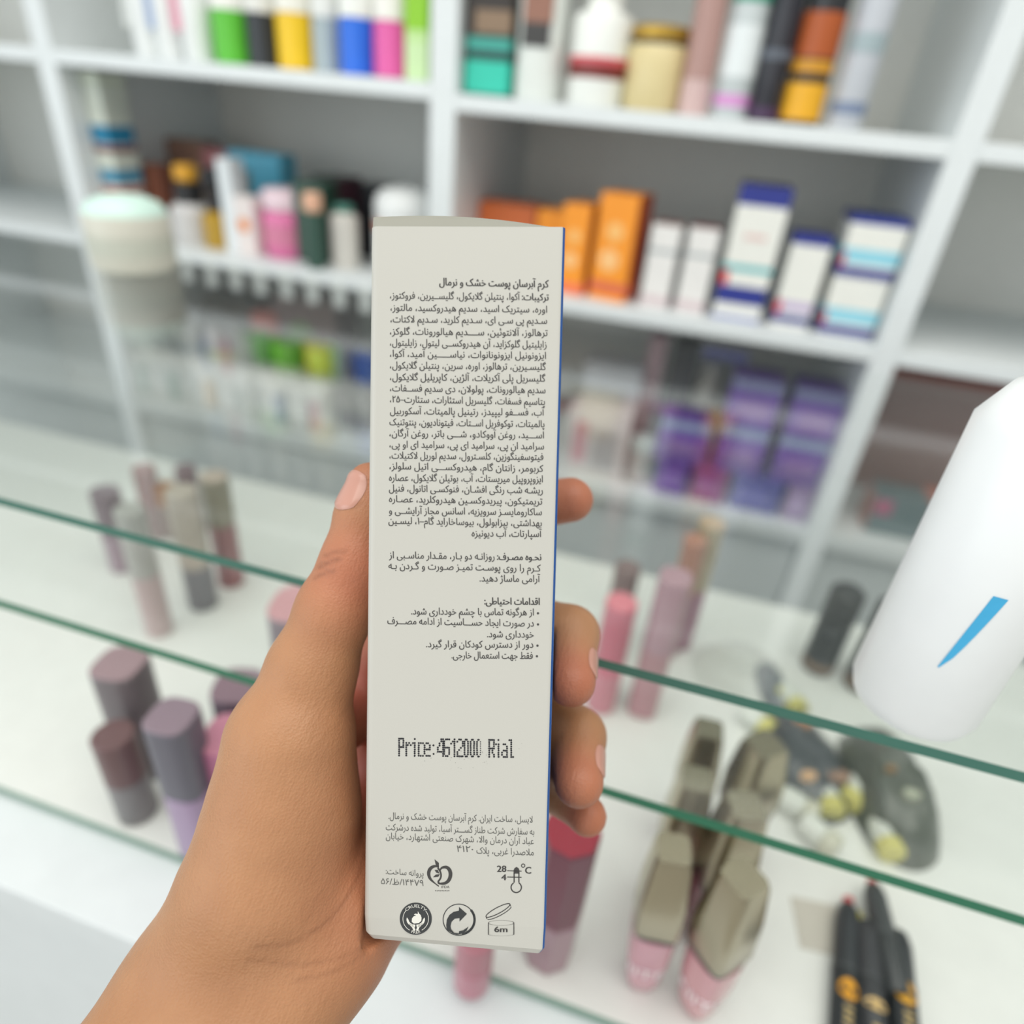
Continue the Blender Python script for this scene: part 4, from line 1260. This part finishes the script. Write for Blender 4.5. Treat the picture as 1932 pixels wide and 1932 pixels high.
# --- open jar icon -------------------------------------------------------
jr = Print()
jr.stroke([(921.5, 1742), (921.5, 1763)], 1.6)
jr.stroke([(969.5, 1742), (969.5, 1763)], 1.6)
jr.ring(945.5, 1741, 23.4, 24.8, 0, 360, 36, ry=0.2)
jr.ring(945.5, 1762.5, 23.4, 24.8, 0, 180, 24, ry=0.13)
ell = []
ca, sa = math.cos(math.radians(-28)), math.sin(math.radians(-28))
for k in range(41):
    a = 2 * math.pi * k / 40
    x, y = 25.5 * math.cos(a), 5.6 * math.sin(a)
    ell.append((939.5 + x * ca - y * sa, 1717.5 + x * sa + y * ca))
jr.stroke(ell, 1.6)
jr.stroke([(x + 2.2, y + 4.2) for x, y in ell[1:20]], 1.4)
jr.stroke([ell[0], (ell[0][0] + 1.5, ell[0][1] + 4)], 1.4)
jr.stroke([ell[20], (ell[20][0] + 2, ell[20][1] + 4)], 1.4)
jr.line('6m', 957, 1755, 933, 1755, 15, 0.03, False)
jr.build('open_jar_icon', INK)

# ------------------------------------------------------------------ the hand
H = 0.0010                                           # grid step of the skin surface


def J(px, py, d_mm, r_mm):
    d = d_mm / 1000
    return (np.array([(px - 966) / CAM_F * d, (py - 966) / CAM_F * d, d]), r_mm / 1000)


thumb = [J(699, 915, 183, 6.4), J(690, 972, 183, 7.8), J(672, 1060, 182, 9.0), J(632, 1150, 181, 9.9), J(588, 1265, 180, 11.6), J(548, 1400, 178.5, 15.4), J(536, 1530, 178, 18.2)]
palm = [
    [J(548, 1400, 178.5, 15.4), J(536, 1530, 178, 18.2), J(508, 1660, 176, 21.0), J(370, 1865, 176, 18.6), J(150, 2180, 150, 18)],
    [J(660, 1660, 192, 16), J(598, 1772, 178, 18.4), J(390, 2080, 160, 18.8)],
    [J(536, 1630, 180, 19), J(480, 1815, 177, 19), J(270, 2130, 155, 19)],
    [J(620, 1700, 184, 17), J(722, 1500, 224, 12), J(730, 1235, 222, 11.5)],
    [J(620, 1700, 184, 17), J(752, 1520, 224, 12), J(795, 1290, 226, 12)],
    [J(620, 1700, 184, 17), J(770, 1560, 219, 13), J(840, 1380, 227, 11.5)],
    [J(640, 1740, 184, 15), J(790, 1620, 218, 14), J(880, 1480, 226, 10.5)],
    [J(1000, 1225, 222, 8), J(1062, 1268, 202, 6.6)],
    [J(1010, 1415, 222, 8), J(1076, 1455, 204, 6.6)],
    [J(600, 1400, 192, 8), J(712, 1320, 222, 9)],
]
fingers = [
    [J(730, 1235, 221, 12), J(860, 1040, 219, 9.6), J(970, 958, 217, 8.2), J(1077, 943, 213, 7.25)],
    [J(795, 1290, 226, 12), J(965, 1165, 223, 9.6), J(1076, 1196, 205, 8.5), J(1077, 1286, 190, 7.2)],
    [J(840, 1380, 227, 11.5), J(1000, 1330, 222, 9.3), J(1091, 1388, 206, 8.2), J(1092, 1476, 192, 7.2)],
    [J(880, 1480, 226, 10.5), J(1000, 1476, 222, 8), J(1072, 1500, 210, 6.8), J(1108, 1540, 203, 6.0)],
]


def capsule_sdf(P, a, b):
    (pa, ra), (pb, rb) = a, b
    ba = pb - pa
    t = np.clip(((P - pa) @ ba) / (ba @ ba), 0, 1)
    return np.linalg.norm(P - (pa + t[..., None] * ba), axis=-1) - (ra + (rb - ra) * t)


def smin(a, b, k):
    h = np.maximum(k - np.abs(a - b), 0) / k
    return np.minimum(a, b) - h * h * k * 0.25


def chain(P, c, k):
    d = None
    for a, b in zip(c[:-1], c[1:]):
        e = capsule_sdf(P, a, b)
        d = e if d is None else smin(d, e, k)
    return d


def box_sdf(P):
    q = (P - BOX_T) @ BOX_R - np.array([0, 0, BD / 2])
    q = np.abs(q) - np.array([BW / 2, BH / 2 + 0.0024, BD / 2])
    return np.linalg.norm(np.maximum(q, 0), axis=-1) + np.minimum(q.max(axis=-1), 0)


def hand_sdf(P):
    d = None
    for c in palm:
        e = chain(P, c, 0.006)
        d = e if d is None else smin(d, e, 0.006)
    d = smin(d, chain(P, thumb, 0.004), 0.006)
    F = None
    for c in fingers:
        e = chain(P, c, 0.003)
        F = e if F is None else smin(F, e, 0.0008)
    d = smin(d, F, 0.006)
    return np.maximum(d, 0.0006 - box_sdf(P))


lo = np.array([-0.150, -0.030, 0.126])
hi = np.array([0.045, 0.178, 0.246])
dims = np.ceil((hi - lo) / H).astype(int)
vol = np.empty(dims, np.float32)
ys = lo[1] + H * np.arange(dims[1])
zs = lo[2] + H * np.arange(dims[2])
YY, ZZ = np.meshgrid(ys, zs, indexing='ij')
for i in range(dims[0]):
    P = np.stack([np.full_like(YY, lo[0] + H * i), YY, ZZ], axis=-1)
    vol[i] = hand_sdf(P)
vol[0], vol[-1], vol[:, 0], vol[:, -1], vol[:, :, 0], vol[:, :, -1] = 1, 1, 1, 1, 1, 1


def surface_nets(vol):
    n = np.array(vol.shape)
    c = n - 1
    acc = np.zeros((*c, 3), np.float32)
    cnt = np.zeros(tuple(c), np.float32)
    off = [(x, y, z) for x in (0, 1) for y in (0, 1) for z in (0, 1)]
    get = lambda o: vol[o[0]:o[0] + c[0], o[1]:o[1] + c[1], o[2]:o[2] + c[2]]
    for o in off:
        for ax in range(3):
            if o[ax]: continue
            e = list(o); e[ax] = 1
            a, b = get(o), get(e)
            m_ = (a < 0) != (b < 0)
            t = np.where(m_, a / np.where(m_, a - b, 1), 0)
            for k in range(3):
                acc[..., k] += np.where(m_, (o[k] + (t if k == ax else 0)), 0)
            cnt += m_
    act = cnt > 0
    idx = -np.ones(tuple(c), np.int64)
    idx[act] = np.arange(act.sum())
    cell = np.argwhere(act)
    verts = cell + acc[act] / cnt[act][:, None]
    quads = []
    for ax in range(3):
        u, w = [(1, 2), (2, 0), (0, 1)][ax]
        sl0 = [slice(1, n[k] - 1) for k in range(3)]; sl0[ax] = slice(0, n[ax] - 1)
        sl1 = list(sl0); sl1[ax] = slice(1, n[ax])
        a, b = vol[tuple(sl0)], vol[tuple(sl1)]
        m_ = (a < 0) != (b < 0)
        g = np.argwhere(m_)
        flip = (a < 0)[m_]
        st = np.array([1, 1, 1]); st[ax] = 0
        g = g + st
        du = np.zeros(3, int); du[u] = 1
        dw = np.zeros(3, int); dw[w] = 1
        I = lambda q: idx[q[:, 0], q[:, 1], q[:, 2]]
        q = np.stack([I(g - du - dw), I(g - dw), I(g), I(g - du)], axis=1)
        q[~flip] = q[~flip][:, ::-1]
        quads.append(q)
    return verts, np.concatenate(quads)


hv, hq = surface_nets(vol)
hv = lo + hv * H
# light relaxation of the grid facets
ei = np.concatenate([hq[:, [0, 1]], hq[:, [1, 2]], hq[:, [2, 3]], hq[:, [3, 0]]])
for _ in range(3):
    s_ = np.zeros_like(hv); c_ = np.zeros(len(hv))
    np.add.at(s_, ei[:, 0], hv[ei[:, 1]]); np.add.at(c_, ei[:, 0], 1)
    np.add.at(s_, ei[:, 1], hv[ei[:, 0]]); np.add.at(c_, ei[:, 1], 1)
    hv = hv * 0.5 + 0.5 * s_ / c_[:, None]
# flushed fingertips and knuckles: colour that belongs to the skin
flush = np.zeros(len(hv))
for (c, w, rad) in [(fingers[1][3][0], 0.85, 0.0085), (fingers[2][3][0], 0.75, 0.0085), (fingers[3][3][0], 0.7, 0.0075), (fingers[0][3][0], 0.6, 0.012),
                    (thumb[0][0], 0.35, 0.012), (fingers[0][2][0], 0.5, 0.015), (J(690, 1080, 180, 1)[0], 0.5, 0.016), (J(720, 1640, 190, 1)[0], 0.5, 0.025),
                    (J(700, 1300, 205, 1)[0], 0.8, 0.022), (J(720, 1450, 212, 1)[0], 0.8, 0.03)]:
    flush = np.maximum(flush, w * np.exp(-((np.linalg.norm(hv - c, axis=1) / rad) ** 2)))
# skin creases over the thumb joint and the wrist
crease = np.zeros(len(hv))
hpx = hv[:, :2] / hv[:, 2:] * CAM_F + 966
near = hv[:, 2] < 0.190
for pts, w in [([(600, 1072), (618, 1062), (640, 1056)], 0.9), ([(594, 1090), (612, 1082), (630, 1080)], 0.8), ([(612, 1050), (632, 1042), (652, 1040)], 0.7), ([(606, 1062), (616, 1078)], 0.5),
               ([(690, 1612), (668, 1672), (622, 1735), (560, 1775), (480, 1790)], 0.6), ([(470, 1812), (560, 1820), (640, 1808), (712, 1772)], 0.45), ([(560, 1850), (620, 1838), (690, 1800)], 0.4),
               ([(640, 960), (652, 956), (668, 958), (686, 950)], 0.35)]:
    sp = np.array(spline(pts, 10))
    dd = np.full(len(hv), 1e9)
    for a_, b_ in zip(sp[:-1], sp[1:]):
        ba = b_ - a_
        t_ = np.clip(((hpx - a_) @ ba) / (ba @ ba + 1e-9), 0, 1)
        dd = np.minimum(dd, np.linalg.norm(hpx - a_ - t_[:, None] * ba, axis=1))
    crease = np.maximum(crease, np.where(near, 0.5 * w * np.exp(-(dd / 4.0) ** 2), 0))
hw_ = (hv * HELD) @ AX + CAM_POS
hme = bpy.data.meshes.new('hand')
hme.vertices.add(len(hw_)); hme.vertices.foreach_set('co', hw_.ravel())
hme.loops.add(hq.size); hme.loops.foreach_set('vertex_index', hq.ravel().astype(np.int32))
hme.polygons.add(len(hq)); hme.polygons.foreach_set('loop_start', np.arange(0, hq.size, 4, dtype=np.int32))
hme.update(calc_edges=True); hme.validate()
hme.polygons.foreach_set('use_smooth', np.ones(len(hme.polygons), bool))
at = hme.attributes.new('flush', 'FLOAT', 'POINT'); at.data.foreach_set('value', flush.astype(np.float32))
at = hme.attributes.new('crease', 'FLOAT', 'POINT'); at.data.foreach_set('value', crease.astype(np.float32))
hand = bpy.data.objects.new('hand', hme)
COL.objects.link(hand)
tag(hand, 'bare left hand and wrist gripping the white carton, thumb along its left side', 'hand')

skin = bpy.data.materials.new('skin')
skin.use_nodes = True
nt = skin.node_tree
b = nt.nodes['Principled BSDF']
L = nt.links.new
tc = nt.nodes.new('ShaderNodeTexCoord')
n1 = nt.nodes.new('ShaderNodeTexNoise'); n1.inputs['Scale'].default_value = 55; n1.inputs['Detail'].default_value = 4
L(tc.outputs['Object'], n1.inputs['Vector'])
mx = nt.nodes.new('ShaderNodeMixRGB')
mx.inputs[1].default_value = (*lin((152, 106, 72)), 1); mx.inputs[2].default_value = (*lin((186, 138, 98)), 1)
L(n1.outputs['Fac'], mx.inputs[0])
fa = nt.nodes.new('ShaderNodeAttribute'); fa.attribute_name = 'flush'
mx2 = nt.nodes.new('ShaderNodeMixRGB'); mx2.inputs[2].default_value = (*lin((190, 92, 76)), 1)
L(fa.outputs['Fac'], mx2.inputs[0]); L(mx.outputs[0], mx2.inputs[1])
fc = nt.nodes.new('ShaderNodeAttribute'); fc.attribute_name = 'crease'
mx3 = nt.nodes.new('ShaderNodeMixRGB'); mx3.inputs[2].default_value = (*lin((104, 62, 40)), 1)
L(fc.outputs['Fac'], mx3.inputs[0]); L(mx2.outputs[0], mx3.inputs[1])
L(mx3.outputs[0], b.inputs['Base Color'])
b.inputs['Roughness'].default_value = 0.46
b.inputs['Specular IOR Level'].default_value = 0.4
b.inputs['Subsurface Weight'].default_value = 0.12
b.inputs['Subsurface Radius'].default_value = (0.004, 0.0016, 0.0009)
b.inputs['Subsurface Scale'].default_value = 1.0
mp = nt.nodes.new('ShaderNodeMapping')
mp.inputs['Rotation'].default_value = (0.5, -0.3, 0.9); mp.inputs['Scale'].default_value = (2600, 420, 900)
L(tc.outputs['Object'], mp.inputs['Vector'])
n2 = nt.nodes.new('ShaderNodeTexNoise'); n2.inputs['Scale'].default_value = 0.45; n2.inputs['Detail'].default_value = 5
L(mp.outputs['Vector'], n2.inputs['Vector'])
vo = nt.nodes.new('ShaderNodeTexVoronoi'); vo.inputs['Scale'].default_value = 1900
L(tc.outputs['Object'], vo.inputs['Vector'])
ad_ = nt.nodes.new('ShaderNodeMath'); ad_.operation = 'MULTIPLY_ADD'; ad_.inputs[1].default_value = 0.5
L(vo.outputs['Distance'], ad_.inputs[0]); L(n2.outputs['Fac'], ad_.inputs[2])
sb = nt.nodes.new('ShaderNodeMath'); sb.operation = 'MULTIPLY_ADD'; sb.inputs[1].default_value = -1.6
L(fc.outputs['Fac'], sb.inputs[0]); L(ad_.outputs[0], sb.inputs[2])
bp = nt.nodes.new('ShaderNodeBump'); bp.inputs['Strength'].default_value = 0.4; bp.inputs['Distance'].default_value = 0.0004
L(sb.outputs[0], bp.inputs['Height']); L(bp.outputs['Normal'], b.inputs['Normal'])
hme.materials.append(skin)


def grad(P):
    e = 4e-4
    g = np.stack([(hand_sdf(P + np.eye(3)[k] * e) - hand_sdf(P - np.eye(3)[k] * e)) for k in range(3)], axis=-1)
    return g / (np.linalg.norm(g, axis=-1, keepdims=True) + 1e-12)


NAIL = mat((192, 140, 122), 0.3, 0, 0.3, name='nail')


def nail(center_j, axis, normal, length, width, label=None):
    ax = np.asarray(axis, float); ax /= np.linalg.norm(ax)
    nr = np.asarray(normal, float); nr -= ax * (nr @ ax); nr /= np.linalg.norm(nr)
    sd = np.cross(nr, ax)
    c = center_j[0] + nr * center_j[1]
    nu, nw = 14, 12
    vs, fs = [], []
    for i in range(nu + 1):
        for j in range(nw + 1):
            u, w = i / nu * 2 - 1, j / nw * 2 - 1
            # square to rounded shape
            uu, ww = u * math.sqrt(1 - w * w / 2.6), w * math.sqrt(1 - u * u / 2.6)
            p_ = c + ax * uu * length / 2 + sd * ww * width / 2
            for _ in range(6):
                p_ = p_ - nr * hand_sdf(p_[None])[0] * 0.9
            edge = max(abs(u), abs(w))
            vs.append(p_ + nr * (0.00042 if edge < 0.99 else 0.00005))
    for i in range(nu):
        for j in range(nw):
            a = i * (nw + 1) + j
            fs.append((a, a + nw + 1, a + nw + 2, a + 1))
    vs = [tuple(x) for x in ((np.array(vs) * HELD) @ AX + CAM_POS)]
    o = mesh_obj('nail', vs, fs, NAIL, hand, smooth=True)
    if label: o['label'] = label
    return o


nail(J(684, 928, 183, 6.6), thumb[0][0] - thumb[1][0], (-0.5, -0.1, -0.86), 0.0112, 0.0112, 'thumbnail')
nail(J(1079, 1258, 193.5, 7.6), fingers[1][3][0] - fingers[1][2][0], (0.88, 0.0, -0.45), 0.0092, 0.0072)
nail(J(1093, 1440, 196, 7.5), fingers[2][3][0] - fingers[2][2][0], (0.86, 0.05, -0.48), 0.0094, 0.0072)
